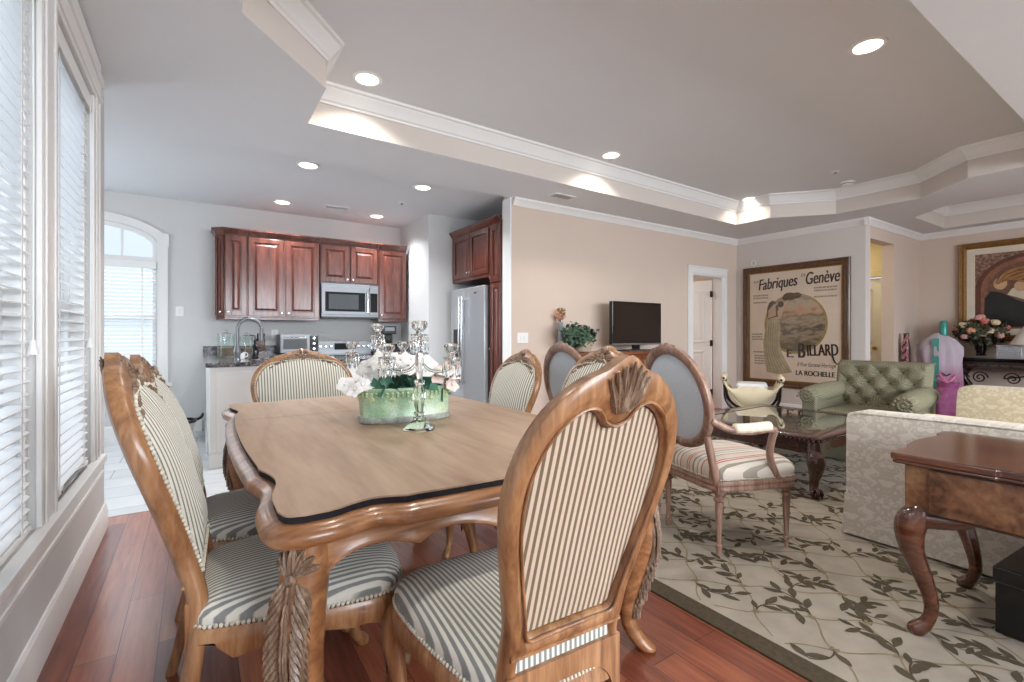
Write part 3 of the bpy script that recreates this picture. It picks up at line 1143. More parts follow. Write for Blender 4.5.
    # rear posts running into raked legs
    for s in (-1, 1):
        m = MB()
        p = cr([(s * .166 * W, lean(.60), .60), (s * .168 * W, lean(.53) + .003, .53), (s * .175 * W, -.245, .45), (s * .181 * W, -.256, .34), (s * .186 * W, -.28, .17), (s * .193 * W, -.32, .0)], 4)
        n = len(p)
        R = []
        for i, q in enumerate(p):
            t = i / (n - 1)
            a = .024 - .006 * t
            b = .027 - .010 * t
            R.append([(q.x + a * math.cos(2 * PI * k / 10) , q.y + b * math.sin(2 * PI * k / 10), q.z) for k in range(10)])
        m.rings(R)
        m.build('leg', CHAIRW, r, smooth=60)
    # arched rear apron and the sliver of seat fabric above it
    m = MB()
    N = 40
    R = []
    for i in range(N + 1):
        x = (-.185 + .37 * i / N) * W
        zb = .375 + .093 * max(0, 1 - (x / (.163 * W)) ** 4) ** .5 if abs(x) < .163 * W else .375
        R.append([(x, -.272, .514), (x, -.272, zb), (x, -.235, zb), (x, -.235, .514)])
    m.rings(R)
    m.build('rear_apron', CHAIRW, r, smooth=40)
    m = MB().box(-.165 * W, .165 * W, -.262, -.236, .485, .545)
    m.build('rear_seat_fabric', STRIPE, r, smooth=0)
    return r


ch = dining_chair('striped dining chair at the near table end with its scallop-crested back towards us', (.662, 1.04, 0), math.radians(-2.5))
ch.scale = (.80, 1, 1.02)
dup(ch, (.255, 1.615, 0), math.radians(-93), 'striped dining chair by the window wall, nearer of the two, seat beside the table leg').scale = (.98, 1, 1.01)
dup(ch, (.25, 2.24, 0), math.radians(-92), 'striped dining chair by the window wall, second from us, half hidden by its twin').scale = (.98, 1, .985)
dup(ch, (1.36, 1.80, 0), math.radians(90), 'striped dining chair showing only its carved crest behind the big near chair').scale = (1, 1, 1.0)
dup(ch, (1.38, 2.58, 0), math.radians(90), 'striped dining chair across the table corner, in front of the refrigerator and wall end').scale = (1, 1, .965)
dining_chair('broad striped dining chair facing us from the far end of the table', (.66, 3.42, 0), math.radians(180), 1.32, True).scale = (1, 1, .965)

# ---------------------------------------------------------------- dining table
TX0, TX1, TY0, TY1 = .145, 1.475, 1.175, 3.33
TCX, TCY = (TX0 + TX1) / 2, (TY0 + TY1) / 2
HX, HY = (TX1 - TX0) / 2, (TY1 - TY0) / 2


def side_wave(t):
    """offset outwards of the serpentine edge, t in [-1,1] along the side"""
    a = abs(t)
    if a > .86:
        return -.004
    if a > .56:   # hollow next to the corner lobe
        u = (a - .56) / .30
        return -.034 + .030 * (abs(2 * u - 1) ** 1.6) * (1 if u > .5 else 1.1)
    u = a / .56   # long bow with a cusp at its ends
    return .012 - .020 * u * u


def table_outline(grow=0.0, n=44):
    pts = []
    cut = .05
    for (ax, sgn) in (('y', -1), ('x', 1), ('y', 1), ('x', -1)):
        for i in range(n):
            t = -1 + 2 * (i + .5) / n
            w = side_wave(t) + grow
            if ax == 'y':
                x = t * (HX - cut) * (-sgn)
                pts.append((TCX + x, TCY + sgn * (HY + w)))
            else:
                y = t * (HY - cut) * sgn
                pts.append((TCX + sgn * (HX + w), TCY + y))
        # rounded corner
        cx, cy = {('y', -1): (1, -1), ('x', 1): (1, 1), ('y', 1): (-1, 1), ('x', -1): (-1, -1)}[(ax, sgn)]
        a0 = {(1, -1): -PI / 2, (1, 1): 0, (-1, 1): PI / 2, (-1, -1): PI}[(cx, cy)]
        for k in range(1, 6):
            a = a0 + k * PI / 12
            rr = cut - .010 + grow
            pts.append((TCX + cx * (HX - cut) + rr * math.cos(a), TCY + cy * (HY - cut) + rr * math.sin(a)))
    return pts


tb = thing('dining_table', 'large carved walnut dining table with a serpentine edge in the foreground', 'table', (0, 0, 0))
o_ = table_outline()
m = MB()
R = []
for g, z in ((-.03, .704), (.004, .705), (.016, .710), (.026, .719), (.029, .728), (.027, .740), (.020, .748), (.010, .751), (.004, .755), (.0, .758), (-.03, .758)):
    R.append([(p.x, p.y, z) for p in offset_poly(o_, -g)])
m.rings(R, caps=False)
m.prism(table_outline(-.028), .702, .757)
m.build('tabletop', TABLEW, tb, smooth=50)
# apron with carved lower edge
APR = [(p.x, p.y) for p in cr([(0, .545, 0), (.05, .575, 0), (.10, .615, 0), (.17, .642, 0), (.27, .654, 0), (.38, .648, 0), (.46, .632, 0), (.49, .622, 0), (.52, .634, 0), (.60, .650, 0), (.72, .650, 0), (.84, .632, 0), (.93, .612, 0), (1.0, .602, 0)], 6)]


def ap_z(s):
    for (a, za), (b_, zb_) in zip(APR, APR[1:]):
        if s <= b_:
            return za + (zb_ - za) * (s - a) / max(1e-6, b_ - a)
    return APR[-1][1]


m = MB()
inset = .07
cs = [(TX0 + inset, TY0 + inset), (TX1 - inset, TY0 + inset), (TX1 - inset, TY1 - inset), (TX0 + inset, TY1 - inset)]
for a, b in zip(cs, cs[1:] + cs[:1]):
    A, B = Vector(a), Vector(b)
    d = (B - A).normalized()
    nrm = Vector((d.y, -d.x))
    L = (B - A).length
    N = 60
    R = []
    for i in range(N + 1):
        t = -1 + 2 * i / N
        q = abs(t)
        zb = ap_z(1 - q)
        P = A + d * (L * i / N)
        o1 = P + nrm * .018
        o2 = P - nrm * .012
        o3 = P + nrm * .022
        R.append([(o1.x, o1.y, .702), (o1.x, o1.y, zb + .02), (o3.x, o3.y, zb + .014), (o3.x, o3.y, zb + .004), (o1.x, o1.y, zb), (o2.x, o2.y, zb), (o2.x, o2.y, .702)])
    m.rings(R)
m.build('apron', TABLEW, tb, smooth=40)
for sx in (-1, 1):
    for sy in (-1, 1):
        cx, cy = (TX0 + .085 if sx < 0 else TX1 - .085), (TY0 + .085 if sy < 0 else TY1 - .085)
        dx, dy = sx * .7071, sy * .7071
        path = [(0.0, .70), (.012, .62), (.032, .52), (.036, .43), (.018, .32), (-.012, .2), (-.018, .11), (.012, .05), (.05, .012), (.055, .001)]
        rad = [.052, .056, .058, .055, .046, .036, .031, .034, .036, .022]
        pc = cr([(a, z, 0) for a, z in path], 4)
        rc = [v[0] for v in cr([(a, 0, 0) for a in rad], 4)]
        m = MB()
        R = []
        for q, rr in zip(pc, rc):
            ring = []
            for k in range(14):
                a = 2 * PI * k / 14
                e = (abs(math.cos(2 * a)) ** 2) * .10 + .95
                ring.append((cx + dx * q.x + rr * e * math.cos(a), cy + dy * q.x + rr * e * math.sin(a), q.y))
            R.append(ring)
        m.rings(R)
        lg = m.build('leg', TABLEW, tb, smooth=50)
        # acanthus carving down the outer edge
        m = MB()
        N3 = Vector((dx, dy, 0))
        S3 = Vector((-dy, dx, 0))

        def leg_pt(z):
            best = min(range(len(pc)), key=lambda i: abs(pc[i].y - z))
            return pc[best].x, rc[best]
        for k in range(24):
            z = .615 - k * .0195
            ofs, rr = leg_pt(z)
            for s in (-1, 1):
                sc = 1.0 - .016 * k
                n3 = (N3 + S3 * (s * .24)).normalized()
                base = Vector((cx, cy, z)) + N3 * ofs + n3 * (rr * .97) + S3 * s * .004
                leaf_lobe(m, base, S3 * (s * .62) + Vector((0, 0, -1)), .066 * sc, .0135, .013, n3, .010)
                n4 = (N3 + S3 * (s * .66)).normalized()
                base = Vector((cx, cy, z - .012)) + N3 * ofs + n4 * (rr * .97)
                leaf_lobe(m, base, S3 * (s * .35) - N3 * .35 + Vector((0, 0, -1)), .052 * sc, .011, .010, n4, .008)
            base = Vector((cx, cy, z)) + N3 * (ofs + rr * .99)
            leaf_lobe(m, base, Vector((0, 0, -1)), .045, .009, .014, N3)
        for k in range(7):   # shell at the top
            a = (k - 3) * .42
            ofs, rr = leg_pt(.64)
            base = Vector((cx, cy, .632)) + N3 * (ofs + rr * .93)
            leaf_lobe(m, base, S3 * math.sin(a) + Vector((0, 0, math.cos(a))) - N3 * (.25 * abs(a)), .064, .0125, .016, N3)
        ofs, rr = leg_pt(.62)
        b = Vector((cx, cy, .622)) + N3 * (ofs + rr)
        m.ball(b, .014, 8, 6)
        m.build('acanthus_carving', CARVE, lg, smooth=50)
        MB().box(cx - .034, cx + .034, cy - .034, cy + .034, .60, .702).build('leg_block', TABLEW, lg, smooth=0, bevel=.004)

# the table pad
tp = thing('table_pad', 'tan wood-grain protective pad with a black edge lying on the dining table', 'table pad', (0, 0, .758))
m = MB()
m.prism(table_outline(-.010), .017, .022)
m.build('pad_surface', PADW, tp, smooth=0)
MB().prism(table_outline(-.013), .0, .017).build('felt_edge', plain('black_felt', '#17141a', .9), tp, smooth=0)
MB().box(TX0 + .04, TX1 - .04, TCY + .40, TCY + .403, .0215, .0223).build('fold_seam', plain('pad_seam', '#6d5238', .6), tp, smooth=0)

# ---------------------------------------------------------------- rug
rx0, rx1, ry0, ry1 = 1.76, 6.9, -1.5, 3.75
RZ = .010
m = MB()
m.box(rx0, rx1, ry0, ry1, 0.0005, RZ)
m.cur = 1
b = .095
m.add([(rx0 + b, ry0 + b, RZ + .0006), (rx1 - b, ry0 + b, RZ + .0006), (rx1 - b, ry1 - b, RZ + .0006), (rx0 + b, ry1 - b, RZ + .0006)], [(0, 1, 2, 3)])


def rug_in(x, y):
    return rx0 + b + .01 < x < rx1 - b - .01 and ry0 + b + .01 < y < ry1 - b - .01


LZ = [0]


def flat_leaf(c, ang, L, W, z):
    LZ[0] += 1
    z += (LZ[0] % 97) * 1.2e-5
    ca_, sa_ = math.cos(ang), math.sin(ang)
    pts = []
    for u, v in ((0, 0), (.2, .5), (.45, .95), (.65, .9), (.85, .5), (1, 0), (.85, -.42), (.62, -.75), (.42, -.8), (.2, -.45)):
        x, y = u * L, v * W
        pts.append((c[0] + x * ca_ - y * sa_, c[1] + x * sa_ + y * ca_, z))
    if all(rug_in(p[0], p[1]) for p in pts):
        m.add(pts, [tuple(range(len(pts)))])


def flat_line(path, w, z):
    P = [Vector(p) for p in path]
    for a, q in zip(P, P[1:]):
        if not (rug_in(a.x, a.y) and rug_in(q.x, q.y)):
            continue
        d = (q - a).normalized() * .001
        n = Vector((-d.y, d.x)).normalized() * w
        a2, q2 = a - d, q + d
        m.add([(a2.x + n.x, a2.y + n.y, z), (q2.x + n.x, q2.y + n.y, z), (q2.x - n.x, q2.y - n.y, z), (a2.x - n.x, a2.y - n.y, z)], [(0, 1, 2, 3)])


m.cur = 2
rnd = random.Random(3)
CELL = .30
for i in range(-20, 40):          # trellis of slightly wandering ochre vines
    for sg in (1, -1):
        pts = []
        for kk in range(240):
            x = rx0 + kk * .03
            y = sg * (x - 2.0) + 1.42 + i * CELL - (0 if sg > 0 else 0)
            o = .012 * math.sin(kk * .9 + i * 1.7)
            pts.append((x + o * .7, y - sg * o * .7))
        flat_line(pts, .0035 if sg > 0 else .0042, RZ + .0012)
knots = []
for i in range(-4, 20):
    for j in range(-12, 12):
        for q in (0, .5):
            x, y = 2.0 + (i + q) * CELL, 1.42 + (j + q) * CELL
            if rug_in(x, y):
                knots.append((x, y))
for x, y in knots:
    for a in (0.8, 2.4, 4.0, 5.5):
        flat_leaf((x, y), a, .022, .007, RZ + .0014)
m.cur = 3
for x, y in knots:
    base = PI * .25 + rnd.choice((0, PI)) + rnd.uniform(-.5, .5)
    curv = rnd.choice((-1, 1)) * rnd.uniform(.25, .5)
    px, py, a = x, y, base
    st = []
    for s in range(11):
        st.append((px, py))
        if s in (1, 3, 5, 7, 9, 10) or (s in (4, 6) and rnd.random() < .6):
            sd = 1 if s % 4 < 2 else -1
            L = rnd.uniform(.065, .10)
            flat_leaf((px, py), a + sd * rnd.uniform(.4, 1.0), L, L * .2, RZ + .0016)
        px += math.cos(a) * .021
        py += math.sin(a) * .021
        a += curv * .45
    flat_line(st, .0032, RZ + .0013)
rug_body = plain('rug_dark_border', '#4e4538', .95, var=.15, scale=60, spec=.1)
rug_field = plain('rug_cream_pile', '#9e9588', .95, var=.10, scale=8, spec=.1)
rug_vine = plain('rug_ochre_vine', '#877b62', .95, var=.1, scale=30, spec=.1)
rug_leaf = plain('rug_olive_leaf', '#544c3e', .95, var=.15, scale=30, spec=.1)
tag(m.build('area_rug', None, smooth=0, mats=[rug_body, rug_field, rug_vine, rug_leaf]),
    'large cream rug with olive vine trellis and dark border under the sitting area', 'rug')


# ---------------------------------------------------------------- oval-back armchairs
def oval_armchair(label, loc, rotz):
    r = thing('oval_back_armchair', label, 'armchair', loc, rotz, 'pale blue oval back armchairs')
    W = 1.0
    half = cr([(0, .30, 0), (.16, .295, 0), (.265, .26, 0), (.29, .2, 0), (.28, .05, 0), (.26, -.12, 0), (.235, -.23, 0), (.14, -.255, 0), (0, -.26, 0)], 6)
    hp = [(p.x, p.y) for p in resample(half, 26)]
    so = hp + [(-x, y) for x, y in reversed(hp[1:-1])]
    m = MB()
    m.rings([[(x * s, y * s, z) for x, y in so] for s, z in ((.985, .405), (1.0, .42), (1.0, .445), (.975, .468), (.91, .488), (.75, .503), (.5, .512), (.2, .516))])
    m.build('seat_cushion', ORANGES, r, smooth=60)
    m = MB()
    beads(m, [(x * 1.0, y * 1.0, .408) for x, y in so + so[:1]], .005, .012)
    m.build('gimp_trim', GIMP, r, smooth=60)
    m = MB()
    m.rings([[(x * s, y * s, z) for x, y in so] for s, z in ((.9, .345), (1.0, .345), (1.01, .35), (1.01, .36), (1.0, .366), (1.0, .375), (1.015, .38), (1.015, .395), (1.0, .402), (.9, .402))], caps=False)
    m.build('seat_rail', OVALW, r, smooth=35)
    turn = [(.022, .40), (.024, .345), (.024, .325), (.017, .32), (.017, .31), (.027, .305), (.027, .292), (.018, .285), (.021, .27), (.0115, .06), (.018, .055), (.018, .04), (.011, .035), (.014, .02), (.012, .0)]
    for x, y in ((.245, .225), (-.245, .225), (.215, -.215), (-.215, -.215)):
        m = MB()
        m.lathe(turn, (x, y, 0), 12)
        m.box(x - .024, x + .024, y - .024, y + .024, .335, .402)
        m.build('leg', OVALW, r, smooth=40)

    def yl(z):
        return -.235 - .22 * (z - .42)
    N = 72
    ZCN, A, B = .83, .285, .295
    outer = [(A * math.cos(2 * PI * i / N), ZCN + B * math.sin(2 * PI * i / N) * (1.0 if i < N / 2 else .98)) for i in range(N)]
    inner = [(.232 * math.cos(2 * PI * i / N), ZCN + .242 * math.sin(2 * PI * i / N)) for i in range(N)]
    m = MB()
    ring_frame(m, outer, inner, yl, .018, .018, .006)
    m.build('back_frame', OVALW, r, smooth=50)
    m = MB()
    for s in (-1, 1):
        leaf_lobe(m, (0, yl(1.115), 1.112), (s, 0, .12), .075, .014, .016, (0, .3, 1))
    m.ball((0, yl(1.12), 1.122), (.02, .018, .018), 8, 6)
    m.build('crest_carving', OVALW, r, smooth=50)
    for (nm, y0, d) in (('back_upholstery', .008, .03), ('rear_upholstery', -.006, -.006)):
        m = MB()
        fill_panel(m, [(x * .995, ZCN + (z - ZCN) * .995) for x, z in inner], (0, ZCN), yl, y0, d)
        m.build(nm, BLUEF, r, smooth=60)
    for s in (-1, 1):
        m = MB()
        p = cr([(s * .203, yl(.64), .64), (s * .208, yl(.55), .55), (s * .212, yl(.47), .47), (s * .215, -.222, .38)], 5)
        m.tube(p, [.02 + .005 * i / (len(p) - 1) for i in range(len(p))], 10)
        m.build('back_support', OVALW, r, smooth=60)
        m = MB()
        p = cr([(s * .262, yl(.74), .735), (s * .285, -.2, .685), (s * .30, -.08, .672), (s * .305, .03, .678), (s * .302, .075, .665), (s * .292, .07, .62), (s * .283, .065, .53), (s * .283, .1, .44), (s * .27, .14, .385)], 6)
        m.tube(p, [.019] * len(p), 10)
        arm = m.build('arm', OVALW, r, smooth=60)
        m = MB()
        q = cr([(s * .288, -.19, .692), (s * .30, -.1, .690), (s * .305, .0, .694), (s * .305, .04, .693)], 5)
        m.tube(q, [.006] + [.027] * (len(q) - 2) + [.006], 10)
        m.build('arm_pad', MUSLIN, arm, smooth=60)
    return r


# rear legs at about (2.31,1.49) and (2.45,1.96), facing the sitting area
oc = oval_armchair('pale blue oval-back armchair with orange striped seat beside the coffee table', (2.60, 1.665, RZ + .002), math.radians(-90 - 15))
dup(oc, (2.37, 2.37, RZ + .002), math.radians(-90 - 6), 'pale blue oval-back armchair half hidden behind the carved crest of a dining chair')

# ---------------------------------------------------------------- coffee table
ct = thing('coffee_table', 'dark mahogany coffee table with glass inset top and claw feet before the poster', 'coffee table', (4.33, 2.18, RZ + .002), math.radians(2))
CWX, CWY, CH = .69, .56, .45
m = MB()
fr_o = [(-CWX, -CWY), (CWX, -CWY), (CWX, CWY), (-CWX, CWY)]


def rr(hx, hy, rad, n=6):
    o = []
    for cx, cy, a0 in ((hx - rad, -hy + rad, -PI / 2), (hx - rad, hy - rad, 0), (-hx + rad, hy - rad, PI / 2), (-hx + rad, -hy + rad, PI)):
        for k in range(n + 1):
            a = a0 + k * PI / 2 / n
            o.append((cx + rad * math.cos(a), cy + rad * math.sin(a)))
    return o


prof = [(-.13, CH - .012), (-.12, CH), (-.02, CH), (-.006, CH - .006), (0, CH - .016), (-.008, CH - .026), (-.02, CH - .034), (-.05, CH - .04), (-.13, CH - .04)]
m.rings([[(x, y, z) for x, y in rr(CWX + o, CWY + o, max(.012, .05 + o))] for o, z in prof], caps=False)
m.build('top_frame', MAHOG, ct, smooth=35)
m = MB()
beads(m, [(x, y, CH - .03) for x, y in rr(CWX - .004, CWY - .004, .05)] + [(CWX - .054, -CWY + .004, CH - .03)], .011, .03)
m.build('rope_edge', MAHOG, ct, smooth=60)
k = NT('smoked_glass')
k.set(Base_Color=(.05, .045, .04, 1), Roughness=.03)
k.b.inputs['Specular IOR Level'].default_value = .9
k.b.inputs['Coat Weight'].default_value = 1.0
MB().box(-CWX + .115, CWX - .115, -CWY + .115, CWY - .115, CH - .014, CH - .004).build('glass_inset', k.m, ct, smooth=0)
m = MB()
for (x0, x1, y0, y1) in ((-CWX + .06, CWX - .06, -CWY + .05, -CWY + .075), (-CWX + .06, CWX - .06, CWY - .075, CWY - .05), (-CWX + .05, -CWX + .075, -CWY + .06, CWY - .06), (CWX - .075, CWX - .05, -CWY + .06, CWY - .06)):
    m.box(x0, x1, y0, y1, CH - .135, CH - .03)
m.build('apron', MAHOG, ct, smooth=0, bevel=.004)
for sx in (-1, 1):
    for sy in (-1, 1):
        x, y = sx * (CWX - .065), sy * (CWY - .06)
        d = Vector((sx, sy)).normalized()
        pc = cr([(0, CH - .04, 0), (.01, .33, 0), (.035, .27, 0), (.03, .2, 0), (.008, .13, 0), (.0, .08, 0), (.015, .055, 0)], 4)
        rc = [v[0] for v in cr([(.046, 0, 0), (.05, 0, 0), (.062, 0, 0), (.047, 0, 0), (.032, 0, 0), (.029, 0, 0), (.034, 0, 0)], 4)]
        m = MB()
        m.tube([(x + d.x * p.x, y + d.y * p.x, p.y) for p in pc], rc, 12)
        lg = m.build('leg', MAHOG, ct, smooth=60)
        m = MB()
        fx, fy = x + d.x * .025, y + d.y * .025
        m.ball((fx, fy, .036), .036, 12, 8)
        for kk in (-.9, 0, .9, PI):
            a = math.atan2(d.y, d.x) + kk
            c_, s_ = math.cos(a), math.sin(a)
            m.tube([(fx + c_ * .012, fy + s_ * .012, .075), (fx + c_ * .034, fy + s_ * .034, .064), (fx + c_ * .043, fy + s_ * .043, .04), (fx + c_ * .040, fy + s_ * .040, .01)], [.012, .013, .011, .004], 7)
        m.build('claw_foot', MAHOG, lg, smooth=60)
        m = MB()
        for kk in range(5):
            a = math.atan2(d.y, d.x) + (kk - 2) * .45
            leaf_lobe(m, (x + d.x * .03 + math.cos(a) * .055, y + d.y * .03 + math.sin(a) * .055, .31), (math.cos(a) * -.2, math.sin(a) * -.2, -1), .075, .016, .008, (math.cos(a), math.sin(a), 0))
        m.build('knee_carving', MAHOG, lg, smooth=50)


# ---------------------------------------------------------------- sofas (local: faces +y, width along x)
def sofa(label, loc, rotz, W, mat_out, mat_in, name='sofa', arms=True):
    r = thing(name, label, 'sofa', loc, rotz, 'cream damask sofas')
    D = .92

    def slab(x0, x1, y0, y1, z0, z1, b, nm, mt, par=r):
        return MB().box(x0, x1, y0, y1, z0, z1).build(nm, mt, par, smooth=40, bevel=b, seg=4)
    m = MB()
    N = 30
    R = []
    for i in range(N + 1):
        x = -W / 2 + W * i / N
        e = min(1.0, (W / 2 - abs(x)) / .05)
        top = .735 + .012 * math.cos(PI * x / W) - .02 * (1 - math.sqrt(max(0, 1 - (1 - e) ** 2)))
        R.append([(x, -D / 2, .19), (x, -D / 2 - .004, .45), (x, -D / 2 + .002, top - .03), (x, -D / 2 + .02, top - .008), (x, -D / 2 + .05, top), (x, -D / 2 + .15, top - .002), (x, -D / 2 + .2, top - .03), (x, -D / 2 + .22, top - .09), (x, -D / 2 + .27, .36), (x, -D / 2 + .27, .19)])
    m.rings(R)
    m.build('back', mat_out, r, smooth=60)
    m = MB()
    m.tube([(-W / 2 + .01, -D / 2 - .004, .2), (-W / 2 + .004, -D / 2, .45), (-W / 2 + .006, -D / 2 + .004, .685), (-W / 2 + .04, -D / 2 + .012, .722)] + [(-W / 2 + .04 + (W - .08) * i / 20, -D / 2 + .012, .722 + .012 * math.cos(PI * ((i / 20) - .5))) for i in range(1, 20)] + [(W / 2 - .04, -D / 2 + .012, .722), (W / 2 - .006, -D / 2 + .004, .685), (W / 2 - .004, -D / 2, .45), (W / 2 - .01, -D / 2 - .004, .2)], .006, 6)
    m.build('piping', mat_out, r, smooth=60)
    slab(-W / 2 + .02, W / 2 - .02, -D / 2 + .2, D / 2 - .03, .15, .33, .02, 'seat_base', mat_out)
    for s in ((-1, 1) if arms else ()):
        x0, x1 = sorted((s * (W / 2), s * (W / 2 - .2)))
        m = MB()
        R = []
        for y, sc in ((-D / 2 + .23, 1), (D / 2 - .05, 1), (D / 2 - .02, .92)):
            xc = (x0 + x1) / 2
            R.append([(xc - .085 * sc, y, .15), (xc - .09 * sc, y, .42), (xc - .105 * sc, y, .5), (xc - .09 * sc, y, .555), (xc, y, .58 * (.5 + sc / 2)), (xc + .09 * sc, y, .555), (xc + .105 * sc, y, .5), (xc + .09 * sc, y, .42), (xc + .085 * sc, y, .15)])
        m.rings(R)
        m.build('arm', mat_out, r, smooth=60)
    n = 2
    cw = (W - .44) / n
    for i in range(n):
        xa = -W / 2 + .22 + cw * i
        slab(xa + .005, xa + cw - .005, -D / 2 + .27, D / 2 - .02, .33, .47, .045, 'seat_cushion', mat_in)
        if not arms:
            continue
        m = MB()
        m.box(xa + .005, xa + cw - .005, -.09, .09, -.17, .17)
        ob = m.build('back_cushion', mat_in, r, smooth=40, bevel=.06, seg=5)
        ob.location = (0, -D / 2 + .355, .545)
        ob.rotation_euler = (math.radians(10), 0, 0)
    # skirt with corner pleats
    m = MB()
    per = []
    e = .004
    for a, b_ in (((-W / 2 - e, -D / 2 - .012), (W / 2 + e, -D / 2 - .012)), ((W / 2 + e, -D / 2 - .012), (W / 2 + e, D / 2)), ((W / 2 + e, D / 2), (-W / 2 - e, D / 2)), ((-W / 2 - e, D / 2), (-W / 2 - e, -D / 2 - .012))):
        for i in range(16):
            per.append(Vector(a).lerp(Vector(b_), i / 16))
    R = []
    for i, p in enumerate(per):
        q = i % 16
        fl = .006 * max(0, 1 - min(q, 16 - q) / 1.5)
        o = Vector((p.x / (W / 2), p.y / (D / 2)))
        o = Vector((round(o.x) if abs(o.x) > .97 else 0, round(o.y) if abs(o.y) > .97 else 0))
        c = p + o * (.005 + fl + .003 * math.sin(i * 1.3))
        R.append([(p.x, p.y, .245), (c.x, c.y, .012), (c.x - o.x * .006, c.y - o.y * .006, .012), (p.x - o.x * .006, p.y - o.y * .006, .245)])
    m.rings(R, caps=False, loop=True)
    m.build('skirt', mat_out, r, smooth=50)
    for sx in (-1, 1):
        for sy in (-1, 1):
            MB().lathe([(.022, .16), (.026, .1), (.018, .0)], (sx * (W / 2 - .08), sy * (D / 2 - .09), 0), 10).build('foot', EBONY, r)
    return r


SD = damask('cream_damask_across', '#bcb3a6', '#cfc7bb', 0, 0, axes='XZ')
SDI = damask('warm_damask_across', '#c3b598', '#d6c8ac', 0, 0, axes='XZ')
sofa('cream damask sofa with its skirted back to us, behind the wooden desk', (3.69, .27, RZ + .002), math.radians(-90), 1.98, SD, DAMASKC)
sofa('cream damask sofa facing us, its back rising beyond the nearer sofa', (5.33, .36, RZ + .002), math.radians(90), 1.92, SDI, SDI, arms=False)

# ---------------------------------------------------------------- green tufted armchair (faces +y locally)
gc = thing('tufted_armchair', 'olive green button-tufted armchair with rolled arms below the poster', 'armchair', (5.47, 1.95, RZ + .002), math.radians(90 + 3))
GWd, GD = .80, .86
tufts = []
for j, z in enumerate((.80, .69, .58, .49)):
    n = 3 if j % 2 == 0 else 4
    for i in range(n):
        tufts.append(((i - (n - 1) / 2) * .185, z))


def tuft_y(x, z):
    d = 0
    for tx, tz in tufts:
        q = ((x - tx) ** 2 + (z - tz) ** 2) / .0032
        d = max(d, math.exp(-q))
    # folds along the diamond diagonals
    fx = x / .185
    fz = (z - .80) / .105
    a = abs(((fx + fz * .5 + .5 * 0 + 10) % 1) - .0)
    b_ = abs(((fx - fz * .5 + 10) % 1) - .0)
    fold = max(math.exp(-min(a, 1 - a) ** 2 / .006), math.exp(-min(b_, 1 - b_) ** 2 / .006))
    inside = 1 if abs(x) < .33 and .46 < z < .84 else max(0, 1 - (max(abs(x) - .33, 0) + max(z - .84, 0)) / .06)
    return -.045 * d - .014 * fold * inside


def back_pt(u, v):
    x = (u - .5) * GWd * (1 - .04 * (1 - v))
    z = .40 + .50 * v
    y = -.23 - .16 * v + .05 * (1 - (2 * u - 1) ** 2) * .4
    e = min(u, 1 - u) / .07
    t = min(1, e)
    edge = -.09 * (1 - math.sqrt(max(0, 1 - (1 - t) ** 2)))
    tv = min(1, (1 - v) / .1)
    edge2 = -.11 * (1 - math.sqrt(max(0, 1 - (1 - tv) ** 2)))
    return (x, y + tuft_y(x, z) + edge + edge2 + .03, z + .0)


m = MB()
m.grid(61, 41, back_pt)
# rear shell closing the back
m.grid(21, 9, lambda u, v: ((u - .5) * GWd * (1 - .04 * (1 - v)), -.33 - .16 * v, .02 + .885 * v))
fr_ = [back_pt(u / 60, 1) for u in range(61)]
re_ = [((u / 60 - .5) * GWd, -.49, .905) for u in range(61)]
m.rings([fr_, re_], caps=False, closed_ring=False)
for uu in (0, 1):
    a = [back_pt(uu, v / 20) for v in range(21)]
    c_ = [((uu - .5) * GWd * (1 - .04 * (1 - v / 20)), -.41 - .08 * v / 20, .40 + .505 * v / 20) for v in range(21)]
    m.rings([a, c_], caps=False, closed_ring=False)
m.build('tufted_back', GREENF, gc, smooth=70)
for tx, tz in tufts:
    if tz > .45:
        u = tx / (GWd * .98) + .5
        p = back_pt(u, (tz - .40) / .50)
        MB().ball((p[0], p[1] + .006, p[2]), (.012, .007, .012), 8, 5).build('button', plain('green_button', '#4b4e38', .9), gc, smooth=60)
for s in (-1, 1):
    m = MB()
    R = []
    n = 22
    for i in range(n + 1):
        t = i / n
        y = -.33 + .74 * t
        xc = s * (.375 + .01 * t)
        zr = .60 - .03 * t
        rr_ = .095 + .012 * math.sin(PI * t)
        f = 1.0 if t < .93 else .8
        f *= 1 if i < n else .6
        R.append([(xc + rr_ * f * math.cos(2 * PI * k / 18), y + (.015 if i == n else 0), zr + rr_ * f * .9 * math.sin(2 * PI * k / 18)) for k in range(18)])
    m.rings(R)
    am = m.build('rolled_arm', GREENF, gc, smooth=60)
    x0, x1 = sorted((s * .30, s * .435))
    MB().box(x0, x1, -.36, .40, .10, .57).build('arm_side', GREENF, am, smooth=40, bevel=.02, seg=3)
    m = MB()
    for k in range(26):
        a = k * .5
        q = .075 * (1 - k / 28)
        m.ball((s * .385 + q * math.cos(a), .428, .57 + q * .9 * math.sin(a)), (.013, .006, .013), 6, 4)
    m.build('pleated_arm_front', GREENF, am, smooth=60)
MB().box(-.32, .32, -.30, .40, .10, .30).build('seat_base', GREENF, gc, smooth=40, bevel=.02, seg=3)
MB().box(-.30, .30, -.24, .42, .30, .46).build('seat_cushion', GREENF, gc, smooth=40, bevel=.05, seg=5)
m = MB()
R = []
per = [(-.46, .415), (.46, .415), (.46, -.36), (-.46, -.36)]
for a, b_ in zip(per, per[1:] + per[:1]):
    for i in range(12):
        p = Vector(a).lerp(Vector(b_), i / 12)
        w_ = 1.01 + .008 * math.sin(i * 2.1)
        R.append([(p.x, p.y, .17), (p.x * w_, p.y * w_, .006), (p.x * w_ * .98, p.y * w_ * .98, .006), (p.x * .985, p.y * .985, .17)])
m.rings(R, caps=False, loop=True)
m.build('skirt', GREENF, gc, smooth=40)

